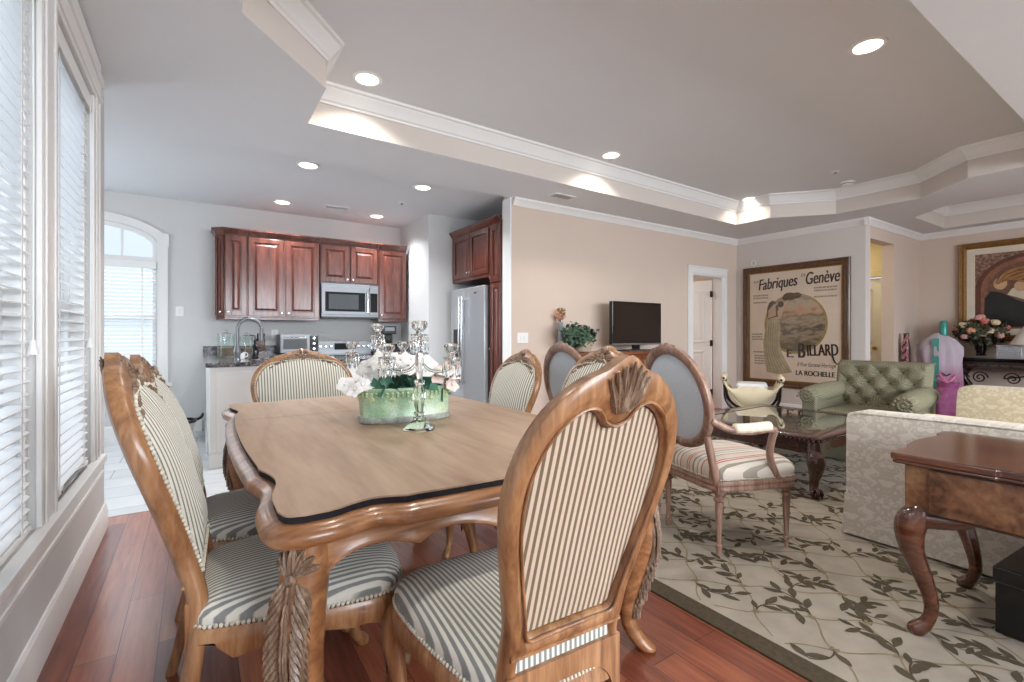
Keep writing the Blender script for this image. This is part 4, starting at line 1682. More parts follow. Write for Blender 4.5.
# ---------------------------------------------------------------- cream leather chair beyond the coffee table
lc = thing('leather_sling_chair', 'low cream leather sling chair on a dark frame left of the framed poster', 'chair', (5.30, 3.02, RZ + .002), math.radians(-60))
# local: sling hangs between two rails running along y, rails at x=+-.27
m = MB()


def sling(u, v):
    t = 2 * u - 1
    x = .27 * t + .035 * (abs(t) ** 6) * (1 if t > 0 else -1)
    z = .37 + .33 * abs(t) ** 3.0 + .02 * math.cos(PI * (v - .5)) * (1 - abs(t))
    if abs(t) > .92:
        z -= .05 * ((abs(t) - .92) / .08)
    return (x, -.24 + .48 * v, z)


nu, nv = 41, 13
m.grid(nu, nv, sling)
m.grid(nu, nv, lambda u, v: (lambda p: (p[0] * .97, p[1], p[2] - .022))(sling(u, v)))
for vv in (0, 1):
    m.rings([[sling(u / 40, vv) for u in range(41)], [(sling(u / 40, vv)[0] * .97, sling(u / 40, vv)[1], sling(u / 40, vv)[2] - .022) for u in range(41)]], caps=False, closed_ring=False)
m.build('leather_sling', LEATHER, lc, smooth=60)
m = MB()


def flap(u, v):
    t = 2 * u - 1
    zl = sling(u, 0)[2]
    zt = zl + (.615 + .07 * abs(t) - zl) * max(0, 1 - abs(t) ** 2.2) * .95
    b = math.sin(PI * v) * .05 * (1 - t * t)
    return (sling(u, 0)[0] * .985, -.242 - b, zl + (zt - zl) * v)


m.grid(41, 9, flap)
m.grid(41, 9, lambda u, v: (lambda p: (p[0], p[1] + .012, p[2]))(flap(u, v)))
m.rings([[flap(u / 40, 1) for u in range(41)], [(flap(u / 40, 1)[0], flap(u / 40, 1)[1] + .012, flap(u / 40, 1)[2]) for u in range(41)]], caps=False, closed_ring=False)
m.build('front_flap', LEATHER, lc, smooth=60)
m = MB()
for yy in (-.243, .243):
    m.tube(cr([(-.282, yy, .66), (-.2, yy, .50), (-.1, yy, .388), (0, yy, .37), (.1, yy, .388), (.2, yy, .50), (.282, yy, .66)], 4), .011, 8)
m.build('piped_edge', LEATHER, lc, smooth=60)
for s in (-1, 1):
    m = MB()
    for yy in (-.18, .18):
        m.tube(cr([(s * .285, yy, .69), (s * .275, yy, .58), (s * .26, yy, .44), (s * .17, yy, .33), (-s * .05, yy, .24), (-s * .22, yy, .12), (-s * .27, yy, .012)], 5), .016, 8)
    m.tube([(s * .285, -.23, .69), (s * .285, .23, .69)], .013, 8)
    MB().tube([(s * .287, -.22, .692), (s * .287, -.2, .695), (s * .287, .2, .695), (s * .287, .22, .692)], [.02, .034, .034, .02], 10).build('leather_roll', LEATHER, lc, smooth=60)
    m.tube([(-s * .27, -.21, .014), (-s * .27, .21, .014)], .014, 8)
    m.build('crossed_frame', EBONY, lc, smooth=60)
m = MB()
m.box(-.16, .16, -.16, .16, -.045, .045)
cu = m.build('white_cushion', plain('white_cotton', '#e4e4e4', .8), lc, smooth=40, bevel=.03, seg=4)
cu.location = (0, .03, .585)

# ---------------------------------------------------------------- writing desk
dk = thing('writing_desk', 'reddish mahogany desk with burled drawers and cabriole legs at the right edge', 'desk', (0, 0, RZ + .002))
m = MB()
dx0, dx1, dy1, dy0 = 2.33, 3.09, .775, -.95
top = [(dx0, dy0)]
edge = []
top = [(dx0, dy0), (dx1, dy0), (dx1, dy1 - .03), (dx1 - .04, dy1 - .0), (dx1 - .13, dy1), (dx1 - .17, dy1 - .02), (dx1 - .27, dy1 - .005), (dx1 - .42, dy1 + .006), (dx1 - .53, dy1 - .005), (dx1 - .60, dy1 - .028), (dx1 - .64, dy1 - .012), (dx1 - .71, dy1 - .010), (dx0 + .006, dy1 - .02), (dx0, dy1 - .04), (dx0, .45), (dx0 + .012, .44)]
m.prism(top, .685, .712)
m.prism([(p.x, p.y) for p in offset_poly(top, .006)], .671, .685)
m.build('desk_top', DESKT, dk, smooth=0, bevel=.005, seg=3)
m = MB()
ax0, ax1, ay1, ay0 = dx0 + .028, dx1 - .045, dy1 - .06, dy0 + .06
m.box(ax0, ax1, ay0, ay1, .485, .671)
m.build('desk_frame', DESKW, dk, smooth=0, bevel=.003)
for i in range(4):
    yb = ay1 - .075 - i * .375
    d = MB().box(ax0 - .006, ax0 + .02, yb - .365, yb, .495, .664).build('drawer', DESKW, dk, smooth=0, bevel=.003)
    m = MB()
    for z in (.494, .6645):
        m.box(ax0 - .0075, ax0, yb - .365, yb, z - .0025, z + .0025)
    m.build('cock_bead', EBONY, d, smooth=0)
for (lx, sx) in ((ax0 + .035, -1), (ax1 - .035, 1)):
    for (ly, sy) in ((ay1 - .04, 1), (ay0 + .04, -1)):
        m = MB()
        pc = cr([(-.012, .505, 0), (.010, .47, 0), (.03, .415, 0), (.022, .32, 0), (-.012, .21, 0), (-.03, .12, 0), (-.018, .055, 0), (.012, .015, 0), (.022, .001, 0)], 4)
        rc = [v[0] for v in cr([(.036, 0, 0), (.050, 0, 0), (.052, 0, 0), (.040, 0, 0), (.030, 0, 0), (.024, 0, 0), (.023, 0, 0), (.03, 0, 0), (.024, 0, 0)], 4)]
        m.tube([(lx + sx * .8 * p.x * .6, ly + sy * p.x, p.y) for p in pc], rc, 12)
        lg = m.build('cabriole_leg', DESKT, dk, smooth=60)
        m = MB()
        m.tube(cr([(lx, ly + sy * .005, .458), (lx, ly - sy * .06, .466), (lx, ly - sy * .12, .478), (lx, ly - sy * .15, .492)], 4), [.042 - .022 * (i / 12) for i in range(13)], 10)
        m.build('knee_bracket', DESKT, lg, smooth=60)

# black box under the desk
bx = thing('storage_box', 'black lidded storage box standing on the rug under the desk', 'box', (2.655, .515, RZ + .002), math.radians(-4))
MB().box(0, .40, -.32, 0, 0, .215).build('body', BLACK, bx, smooth=0, bevel=.004)
MB().box(-.006, .406, -.326, .006, .20, .262).box(-.008, .408, -.328, .008, .20, .208).build('lid', BLACKG, bx, smooth=0, bevel=.004)

# ---------------------------------------------------------------- credenza, television, plant
cz = thing('credenza', 'reddish wooden credenza against the beige wall carrying the television', 'credenza', (4.35, TVY - .03, 0))
CL, CD, CHH = 1.62, .48, .985
MB().box(-CL / 2 + .03, CL / 2 - .03, -CD + .03, -.0, .07, CHH - .04).build('carcass', CREDW, cz, smooth=0, bevel=.004)
MB().box(-CL / 2, CL / 2, -CD, 0, CHH - .035, CHH).box(-CL / 2 + .015, CL / 2 - .015, -CD + .015, 0, CHH - .055, CHH - .035).build('top', CREDW, cz, smooth=0, bevel=.008, seg=3)
MB().box(-CL / 2 + .015, CL / 2 - .015, -CD + .012, 0, 0, .075).build('plinth', CREDW, cz, smooth=0, bevel=.004)
for i in range(3):
    xa = -CL / 2 + .06 + i * .505
    d = MB().box(xa, xa + .49, -CD + .014, -CD + .035, .74, .91).build('drawer', CREDW, cz, smooth=0, bevel=.006)
    MB().lathe([(.006, 0), (.006, .012), (.014, .018), (.014, .024), (0, .028)], (xa + .245, -CD + .014, .825), 10, Matrix.Rotation(PI / 2, 3, 'X')).build('knob', BRASS, d)
    q = MB().box(xa, xa + .49, -CD + .014, -CD + .035, .11, .72)
    q.box(xa + .07, xa + .42, -CD + .006, -CD + .016, .19, .64)
    d = q.build('door', CREDW, cz, smooth=0, bevel=.006)
    MB().lathe([(.006, 0), (.006, .012), (.014, .018), (.014, .024), (0, .028)], (xa + .45, -CD + .014, .5), 10, Matrix.Rotation(PI / 2, 3, 'X')).build('knob', BRASS, d)

tv = thing('television', 'black flat screen television standing on the credenza', 'television', (4.73, 4.23, CHH), math.radians(0))
MB().box(-.455, .455, -.03, .03, .085, .625).build('bezel', plain('black_gloss_bezel', '#111012', .15), tv, smooth=0, bevel=.006)
MB().box(-.43, .43, -.033, -.029, .125, .60).build('screen', plain('dark_screen', '#241b17', .2, var=.0), tv, smooth=0)
MB().box(-.455, .455, -.036, -.028, .075, .098).build('speaker_bar', plain('silver_strip', '#8e8a88', .3, .6), tv, smooth=0, bevel=.003)
MB().box(-.05, .05, -.02, .03, .0, .09).build('neck', BLACKG, tv, smooth=0, bevel=.004)
MB().box(-.27, .27, -.14, .12, 0, .016).build('foot', STEEL, tv, smooth=0, bevel=.006)
bxs = thing('set_top_box', 'slim black set-top box beside the television foot', 'set-top box', (5.06, 4.13, CHH))
MB().box(-.02 - .02, .12, -.09, .09, 0, .028).build('case', BLACKG, bxs, smooth=0, bevel=.004)
MB().box(.0, .05, -.092, -.089, .008, .02).build('display', plain('smoked_window', '#2a1f1c', .1), bxs, smooth=0)

pot_loc = (3.72, 4.19, CHH)
pt = thing('ivy_plant', 'bushy green ivy in a stone pot at the left end of the credenza', 'potted plant', pot_loc)
MB().lathe([(.06, 0), (.085, .01), (.105, .06), (.115, .12), (.12, .135), (.105, .14), (.1, .12), (.0, .118)], (.06, 0, 0), 20).build('pot', plain('stone_pot', '#b9ab95', .8, var=.15, scale=30), pt)


def leaf_cloud(mb, n, fn, L, rnd, droop=.3):
    for _ in range(n):
        p, nrm = fn(rnd)
        p, nrm = Vector(p), Vector(nrm).normalized()
        t = nrm.cross(Vector((rnd.uniform(-1, 1), rnd.uniform(-1, 1), rnd.uniform(-1, 1)))).normalized()
        d = (t + nrm * rnd.uniform(0, .8) + Vector((0, 0, -droop))).normalized()
        s = d.cross(nrm).normalized()
        u = s.cross(d)
        l = L * rnd.uniform(.7, 1.3)
        w = l * .42
        mb.add([p, p + d * l * .45 + s * w + u * l * .08, p + d * l, p + d * l * .45 - s * w + u * l * .08, p + d * l * .45 - u * l * .04], [(0, 1, 4), (1, 2, 4), (2, 3, 4), (3, 0, 4)])
    return mb


def ell(c, r):
    def f(rn):
        a, z = rn.uniform(0, 2 * PI), rn.uniform(-1, 1)
        q = math.sqrt(1 - z * z)
        k = rn.uniform(.75, 1.05)
        n = Vector((q * math.cos(a), q * math.sin(a), z))
        return (c[0] + n.x * r[0] * k, c[1] + n.y * r[1] * k, c[2] + n.z * r[2] * k), n
    return f


IVY = plain('ivy_leaf', '#3f5a44', .5, var=.45, scale=25)
rnd = random.Random(5)
m = MB()
leaf_cloud(m, 520, ell((0, 0, .19), (.19, .15, .12)), .05, rnd)
leaf_cloud(m, 160, ell((-.09, 0, .22), (.14, .12, .12)), .05, rnd)
for k in range(14):
    a = rnd.uniform(0, 2 * PI)
    leaf_cloud(m, 4, ell((.21 * math.cos(a), .15 * math.sin(a), .16 + rnd.uniform(-.06, .1)), (.03, .03, .03)), .04, rnd)
m.build('foliage', IVY, pt, smooth=0)
m = MB()
for k in range(10):
    a = k * .63
    m.tube(cr([(.05, 0, .11), (.04 + .06 * math.cos(a), .06 * math.sin(a), .2), (.15 * math.cos(a), .12 * math.sin(a), .2)], 3), .004, 5)
m.build('stems', plain('green_stem', '#48563a', .7), pt, smooth=60)
# ceramic rooster figure behind it
rs = thing('flower_spray', 'small peach dried flower spray rising behind the ivy plant', 'flower spray', (3.62, 4.41, CHH))
m = MB()
m.lathe([(.035, 0), (.045, .06), (.03, .2), (.028, .3), (.034, .36), (.0, .355)], (0, 0, 0), 14)
m.build('vase', plain('grey_blue_ceramic', '#8f9aa0', .3), rs)
m = MB()
rr2 = random.Random(9)
for k in range(16):
    a = rr2.uniform(0, 2 * PI)
    q = rr2.uniform(0, .055)
    m.tube([(0, 0, .34), (q * math.cos(a), q * math.sin(a), .42 + rr2.uniform(0, .08))], .002, 4)
m.build('stems', plain('dry_stem', '#7a6a45', .8), rs)
m = MB()
leaf_cloud(m, 60, ell((0, 0, .44), (.055, .04, .05)), .045, rr2, 0)
m.build('blossoms', plain('peach_petal', '#d6a58c', .7, var=.3, scale=30), rs, smooth=0)
m = MB()
leaf_cloud(m, 20, ell((.02, 0, .49), (.035, .03, .03)), .04, rr2, 0)
m.build('dry_leaves', plain('dry_olive_leaf', '#8a7a4a', .7, var=.3), rs, smooth=0)


# ---------------------------------------------------------------- lettering
def letters(name, text, size, x, z, y, mat, parent, sx=1.0, shear=0.0, bold=0.0, align='LEFT', depth=.0012, rot=0.0, wave=None):
    """text on a plane facing -y of parent (x right, z up)"""
    cu = bpy.data.curves.new(name, 'FONT')
    cu.body = text
    cu.size = size
    cu.shear = shear
    cu.align_x = align
    cu.extrude = depth
    tmp = bpy.data.objects.new(name + '_tmp', cu)
    COL.objects.link(tmp)
    dg = bpy.context.evaluated_depsgraph_get()
    dg.update()
    me = bpy.data.meshes.new_from_object(tmp.evaluated_get(dg))
    bpy.data.objects.remove(tmp)
    bpy.data.curves.remove(cu)
    if bold > .002:
        bm = bmesh.new()
        bm.from_mesh(me)
        base = bm.verts[:] + bm.edges[:] + bm.faces[:]
        for q in (-1, 1):
            g = bmesh.ops.duplicate(bm, geom=base)
            vs = [e for e in g['geom'] if isinstance(e, bmesh.types.BMVert)]
            bmesh.ops.translate(bm, verts=vs, vec=(q * bold / sx, 0, -q * .0003))
        bm.to_mesh(me)
        bm.free()
    c, s = math.cos(rot), math.sin(rot)
    for v in me.vertices:
        px, pz, py = v.co.x * sx, v.co.y, -v.co.z
        if wave:
            pz += wave(px)
        v.co = (x + px * c - pz * s, y + py, z + px * s + pz * c)
    me.materials.clear()
    me.materials.append(mat)
    o = bpy.data.objects.new(name, me)
    COL.objects.link(o)
    o.parent = parent
    return o


def frame_ring(mb, w, h, prof):
    """picture frame centred at origin in xz, prof = [(inset, depth)] ; depth towards -y"""
    R = []
    for ins, d in prof:
        R.append([(sx * (w / 2 - ins), -d, sz * (h / 2 - ins)) for sx, sz in ((-1, -1), (1, -1), (1, 1), (-1, 1))])
    mb.rings(R, caps=False)
    return mb


# ---------------------------------------------------------------- poster on the far wall (faces -x)
PW, PH = 1.52, 1.87
po = thing('framed_poster', 'large framed vintage advertising poster on the far white wall', 'poster', (PX - .004, 3.61, 1.325), -PI / 2)
# local: x right as seen, faces -y ; with rotz -90 local -y -> world -x
m = frame_ring(MB(), PW, PH, [(0, 0), (0, .03), (.01, .042), (.03, .044), (.045, .036), (.07, .036), (.085, .026), (.095, .022), (.095, .006)])
m.build('frame', FRAMEW, po, smooth=20)
m = frame_ring(MB(), PW - .19, PH - .19, [(-.004, .02), (-.004, .026), (.012, .022), (.012, .012)])
m.build('gilt_slip', GOLDM, po, smooth=20)
paper = plain('aged_poster_paper', '#e6d2bc', .8, var=.07, scale=2.5)
sh = MB().box(-PW / 2 + .09, PW / 2 - .09, -.010, -.002, -PH / 2 + .09, PH / 2 - .09).build('poster_sheet', paper, po, smooth=0)
INK = plain('poster_ink', '#2b2320', .8)
INK2 = plain('poster_brown_ink', '#6a5040', .8)
letters('lettering', 'AUX', .055, -.60, .685, -.0105, INK2, sh, sx=.8, bold=.001, shear=.2)
letters('lettering', 'Fabriques', .245, -.52, .565, -.0105, INK, sh, sx=.62, bold=.0045, shear=.28, rot=.06)
letters('lettering', 'DE', .065, .12, .72, -.0105, INK2, sh, sx=.8, bold=.001)
letters('lettering', 'Genève', .255, .175, .60, -.0105, INK, sh, sx=.57, bold=.0045, shear=.25, rot=.03)
letters('lettering', 'E.', .17, -.085, -.475, -.0105, INK, sh, sx=.85, bold=.007)
letters('lettering', 'B', .31, .075, -.475, -.0105, INK, sh, sx=.60, bold=.009)
letters('lettering', 'ILLARD', .235, .205, -.445, -.0105, INK, sh, sx=.54, bold=.006, rot=.05)
m = MB()
m.tube(cr([(.535, -.012, -.42), (.56, -.012, -.50), (.60, -.012, -.545), (.635, -.012, -.52)], 6), [.014 - .0006 * i for i in range(19)], 6)
m.build('lettering', INK, sh)
letters('lettering', '8 Rue Grosse Horloge', .085, .065, -.60, -.0105, INK2, sh, sx=.66, shear=.25, bold=.0006)
letters('lettering', 'LA ROCHELLE', .105, .045, -.735, -.0105, INK, sh, sx=.80, bold=.0035)
# small blocks of faded print
m = MB()
for (x0, z0, n, w0) in ((-.60, .47, 2, .24), (.30, .53, 2, .30), (.30, .40, 1, .30), (-.60, .36, 1, .22), (-.62, -.14, 2, .17), (-.62, -.22, 1, .19), (-.60, -.42, 1, .2), (-.58, -.48, 4, .17)):
    for i in range(n):
        x = x0
        while x < x0 + w0:
            l = random.uniform(.018, .05)
            m.box(x, min(x + l, x0 + w0), -.0112, -.0098, z0 - i * .04, z0 - i * .04 + .024)
            x += l + .008
m.build('faded_print', plain('faded_ink', '#a08b76', .8), sh, smooth=0)
# medallion: landscape disc inside a golden ring, figure of a woman leaning on it


def disc(mb, cx, cz, r, y, n=48, rz=None):
    rz = rz or r
    mb.add([(cx, y, cz)] + [(cx + r * math.cos(2 * PI * i / n), y, cz + rz * math.sin(2 * PI * i / n)) for i in range(n)], [(0, i + 1, (i + 1) % n + 1) for i in range(n)])
    return mb


k = NT('poster_landscape')
sp = k.n('ShaderNodeSeparateXYZ')
k.l(k.coord(), sp.inputs[0])
nz = k.n('ShaderNodeTexNoise')
nz.inputs['Scale'].default_value = 6
nz.inputs['Detail'].default_value = 7
k.l(k.coord((1, 1, 2.2)), nz.inputs[0])
h_ = k.math('ADD', k.math('MULTIPLY', sp.outputs[2], 1.0), k.math('MULTIPLY', nz.outputs[0], .55))
k.set(Base_Color=k.ramp(h_, [(.0, '#6d5f48'), (.12, '#a8957a'), (.22, '#5d5546'), (.34, '#b29e82'), (.42, '#857560'), (.5, '#c79a78'), (.62, '#b9ab92'), (.74, '#8f8674')]), Roughness=.8)
MEDX, MEDZ, MEDR = .03, .03, .43
il = disc(MB(), MEDX, MEDZ, MEDR, -.0108).build('landscape_medallion', k.m, sh, smooth=0)
R = []
for i in range(64):
    a = 2 * PI * i / 64
    R.append([(MEDX + q * math.cos(a), y, MEDZ + q * math.sin(a)) for q, y in ((MEDR - .012, -.0112), (MEDR + .02, -.0112), (MEDR + .02, -.0104), (MEDR - .012, -.0104))])
m = MB()
m.rings(R, caps=False, loop=True)
m.build('golden_ring', plain('poster_gold', '#a98e52', .7, var=.2), sh, smooth=0)
fig = MB()
gown = [(-.30, .12), (-.24, .14), (-.19, .08), (-.17, -.05), (-.19, -.22), (-.16, -.40), (-.08, -.56), (.0, -.70), (-.20, -.74), (-.38, -.72), (-.42, -.5), (-.44, -.25), (-.40, -.02), (-.36, .1)]
fig.prism(gown, -.0122, -.0112, lambda x, y, z: (x, z, y))
fig.build('pale_gown', plain('poster_gown', '#b5a683', .8, var=.15, scale=10), sh, smooth=0)
m = MB()
for k_ in range(6):
    x0 = -.40 + k_ * .035
    m.tube(cr([(x0 + .02, -.0122, .05), (x0, -.0122, -.2), (x0 + .02, -.0122, -.45), (x0 + .08 + .02 * k_, -.0122, -.70)], 6), .004, 4)
m.build('gown_folds', plain('poster_fold', '#8f8262', .8), sh)
m = MB()
m.prism([(-.34, .12), (-.21, .14), (-.22, .22), (-.18, .30), (-.08, .38), (-.04, .40), (-.07, .345), (-.13, .26), (-.14, .2), (-.17, .1)], -.0128, -.0112, lambda x, y, z: (x, z, y))
m.prism([(-.36, .12), (-.24, .16), (-.25, .30), (-.20, .36), (-.28, .33), (-.36, .24)], -.0126, -.0112, lambda x, y, z: (x, z, y))
m.build('pale_figure', plain('poster_skin', '#c7a98b', .8), sh, smooth=0)
m = disc(MB(), -.17, .33, .045, -.0131, 16, .05)
disc(m, -.04, .44, .10, -.0126, 20, .06)
disc(m, .06, .45, .07, -.0127, 16, .045)
disc(m, -.10, .42, .05, -.0128, 16, .04)
m.build('dark_hair_wreath', plain('poster_hair', '#5a4430', .8, var=.4, scale=40), sh, smooth=0)
m = disc(MB(), -.29, .22, .09, -.01135, 20, .17)
m.build('shadowed_drape', plain('poster_shadow', '#5d5547', .8), sh, smooth=0)
MB().box(-PW / 2 + .098, PW / 2 - .098, -.0205, -.0185, -PH / 2 + .098, PH / 2 - .098).build('picture_glass', POSTERG, po, smooth=0)
hk = MB()
hk.tube([(-.014, .035 * math.cos(2 * PI * i / 24), .045 * math.sin(2 * PI * i / 24)) for i in range(24)], .005, 6, True)
hk.tube([(0, 0, -.04), (-.014, 0, -.045), (-.014, 0, -.09)], .004, 6)
tag(hk.build('wire_ring_hook', WHITE, loc=(PX - .006, 4.20, 2.335)), 'small white wire ring hook on the wall above the poster corner', 'hook')

# ---------------------------------------------------------------- painting on the right wall (faces -x)
pw, ph = 1.75, 1.42
pa = thing('framed_painting', 'gilt framed painting of dark suited embracing figures above the console table', 'painting', (RX - .004, 1.335, 1.81), -PI / 2)
m = frame_ring(MB(), pw, ph, [(0, 0), (0, .05), (.015, .06), (.04, .05), (.06, .056), (.085, .03), (.09, .012)])
m.build('frame', GOLDM, pa, smooth=20)
m = MB()
for s in (-1, 1):
    for i in range(60):
        m.ball((s * (pw / 2 - .03), -.056, -ph / 2 + .03 + (ph - .06) * i / 59), (.012, .008, .009), 6, 4)
    for i in range(72):
        m.ball((-pw / 2 + .03 + (pw - .06) * i / 71, -.056, s * (ph / 2 - .03)), (.009, .008, .012), 6, 4)
m.build('frame_beading', GOLDM, pa, smooth=60)
m = frame_ring(MB(), pw - .17, ph - .17, [(0, .012), (0, .024), (.085, .018), (.09, .006)])
m.build('linen_liner', plain('linen_liner', '#d8ccb8', .9, var=.05), pa, smooth=20)
k = NT('painting_ground')
nz = k.n('ShaderNodeTexNoise')
nz.inputs['Scale'].default_value = 30
nz.inputs['Detail'].default_value = 6
k.l(k.coord(), nz.inputs[0])
k.set(Base_Color=k.ramp(nz.outputs[0], [(.3, '#4c382e'), (.5, '#7c5c4c'), (.7, '#a98672')]), Roughness=.5)
cw_, ch_ = pw - .34, ph - .34
cv = MB().box(-cw_ / 2, cw_ / 2, -.010, -.002, -ch_ / 2, ch_ / 2).build('canvas', k.m, pa, smooth=0)
XZ = lambda x, y, z: (x, z, y)


def arch_shape(r, z0, cx=-0.10, cz=.02):
    return [(cx - r, z0)] + [(cx + r * math.cos(PI - PI * i / 20), cz + r * .82 * math.sin(PI * i / 20)) for i in range(21)] + [(cx + r, z0)]


for nm, r, y, col in (('painted_arch', .60, .0112, '#5b3324'), ('painted_arch', .54, .0122, '#8a5a44'), ('painted_recess', .47, .0132, '#6e4c3a')):
    MB().prism(arch_shape(r, -ch_ / 2 + .01), -y, -.009, XZ).build(nm, plain('paint_' + col[1:], col, .5, var=.25, scale=14), cv, smooth=0)
FS = -.17
XZS = lambda x, y, z: (x + FS, z, y)
blk = plain('paint_black', '#14110f', .45, var=.3)
MB().prism([(-.44, -.50), (-.43, -.1), (-.37, .0), (-.25, -.03), (-.12, -.13), (.05, -.22), (.16, -.33), (.22, -.52)], -.0145, -.012, XZS).prism([(.14, .22), (.26, .28), (.45, .2), (.55, -.1), (.52, -.5), (.33, -.5), (.28, -.1), (.1, .02)], -.0143, -.012, XZS).build('painted_suits', blk, cv, smooth=0)
MB().prism([(-.20, -.06), (.02, -.16), (.08, -.13), (.12, -.03), (-.02, -.02), (-.15, .03)], -.0152, -.013, XZS).prism([(.03, .12), (.3, .14), (.34, .07), (.1, .06)], -.0152, -.013, XZS).prism([(.12, -.3), (.2, -.2), (.36, -.42), (.3, -.5)], -.015, -.013, XZS).build('painted_shirts', plain('paint_cream', '#cbbda6', .5, var=.1), cv, smooth=0)
m = MB()
for i in range(5):
    m.tube(cr([(FS - .3 + i * .035, -.0145, .1 + i * .02), (FS - .22 + i * .04, -.0145, .24 - i * .03), (FS - .02, -.0145, .30 - i * .045), (FS + .1 - i * .02, -.0145, .18 - i * .035), (FS + .02 - i * .01, -.0145, .05)], 6), [.022 - .002 * i] * 25, 6)
m.build('painted_hair', plain('paint_ochre_hair', '#9d7247', .5, var=.3, scale=20), cv)
m = disc(MB(), FS - .27, .10, .07, -.0155, 20, .085)
disc(m, FS - .08, .05, .055, -.0157, 20, .07)
m.build('painted_faces', plain('paint_flesh', '#c39c78', .5, var=.1), cv, smooth=0)

# ---------------------------------------------------------------- console table at the right wall (local: x along wall, front = -y)
cn = thing('console_table', 'ornate ebonised console table with scrolls under the gilt painting', 'console table', (RX - .03, 1.28, 0), -PI / 2)
L2, D2 = .93, .46
MB().box(-L2, L2, -D2, 0, .835, .865).box(-L2 + .02, L2 - .02, -D2 + .02, 0, .82, .835).build('top', BLACKG, cn, smooth=0, bevel=.006, seg=3)
m = MB().box(-L2 + .05, L2 - .05, -D2 + .04, -.02, .72, .82)
m.build('frieze', EBONY, cn, smooth=0, bevel=.003)
m = MB()
for i in range(16):
    for s in (-1, 1):
        leaf_lobe(m, (-L2 + .11 + i * .113, -D2 + .04, .765), (s, 0, .3), .05, .014, .012, (0, -1, 0))
    m.ball((-L2 + .11 + i * .113, -D2 + .036, .765), .013, 7, 5)
m.build('frieze_carving', plain('bronzed_carving', '#5b4637', .35, .3, var=.3, scale=40), cn, smooth=50)
for s in (-1, 1):
    for yy in (-D2 + .08, -.07):
        m = MB()
        p = cr([(s * (L2 - .13), yy, .72), (s * (L2 - .09), yy, .66), (s * (L2 - .07), yy, .58), (s * (L2 - .12), yy, .48), (s * (L2 - .2), yy, .36), (s * (L2 - .22), yy, .24), (s * (L2 - .16), yy, .13), (s * (L2 - .1), yy, .04), (s * (L2 - .08), yy, .005)], 4)
        m.tube(p, [.05 - .022 * i / (len(p) - 1) for i in range(len(p))], 10)
        lg = m.build('scroll_leg', EBONY, cn, smooth=60)
        m = MB()
        for k_ in range(8):
            q = p[2 + k_ * 3]
            leaf_lobe(m, (q.x + s * .03, q.y - .03, q.z), (0, -.1, -1), .07, .02, .014, (s * .6, -.8, 0))
        m.build('leg_carving', EBONY, lg, smooth=50)
m = MB()
for s in (-1, 1):
    for (x0, q) in ((.30, 1), (.62, -1)):
        pts = []
        for i in range(26):
            a = i / 25 * 3.6 * PI
            rad_ = .085 * (1 - i / 30)
            pts.append((s * (x0 + q * rad_ * math.cos(a)), -D2 + .06, .60 + rad_ * math.sin(a)))
        m.tube(pts, .009, 6)
    m.tube(cr([(s * .05, -D2 + .06, .70), (s * .2, -D2 + .06, .64), (s * .385, -D2 + .06, .60)], 5), .01, 6)
    m.tube(cr([(s * .72, -D2 + .06, .60), (s * .78, -D2 + .06, .66), (s * .82, -D2 + .06, .72)], 5), .01, 6)
m.build('iron_scrollwork', EBONY, cn, smooth=60)
MB().box(-L2 + .1, L2 - .1, -D2 + .05, -.02, .10, .14).build('low_shelf', EBONY, cn, smooth=0, bevel=.006)

# flowers on the console
fv = thing('flower_bouquet', 'bouquet of peach and cream roses in a dark vase on the console', 'flowers', (9.08, 1.90, .90))
m = MB().lathe([(.05, 0), (.055, .01), (.045, .03), (.062, .09), (.072, .15), (.066, .19), (.074, .205), (.06, .2), (.0, .19)], (0, 0, 0), 18)
m.build('vase', BLACKG, fv)
rb = random.Random(11)
m = MB()
leaf_cloud(m, 420, ell((0, 0, .34), (.27, .27, .16)), .06, rb, .1)
leaf_cloud(m, 90, ell((0, 0, .22), (.12, .12, .07)), .06, rb, .3)
m.build('foliage', plain('dark_bouquet_leaf', '#3d3f2c', .6, var=.5, scale=20), fv, smooth=0)


def rose(mb, c, r, rn):
    c = Vector(c)
    mb.ball(c, r * .55, 8, 6)
    for ring, n, rad, lift in ((0, 4, .55, .5), (1, 5, .8, .25), (2, 6, 1.0, -.05)):
        for i in range(n):
            a = 2 * PI * (i + ring * .5) / n
            d = Vector((math.cos(a), math.sin(a), 0))
            t = Vector((-d.y, d.x, 0))
            ps = []
            for v in range(4):
                for u in range(4):
                    uu, vv = u / 3 - .5, v / 3
                    w = r * (.9 * math.sin(PI * (.2 + .62 * vv)))
                    q = c + d * (r * rad * (.55 + .45 * vv ** .7)) * (1 - .5 * uu * uu) + t * (uu * w * 1.5) + Vector((0, 0, r * (-.6 + (1.1 + lift * .6) * vv)))
                    ps.append(q)
            mb.add(ps, [(v * 4 + u, v * 4 + u + 1, v * 4 + u + 5, v * 4 + u + 4) for v in range(3) for u in range(3)])


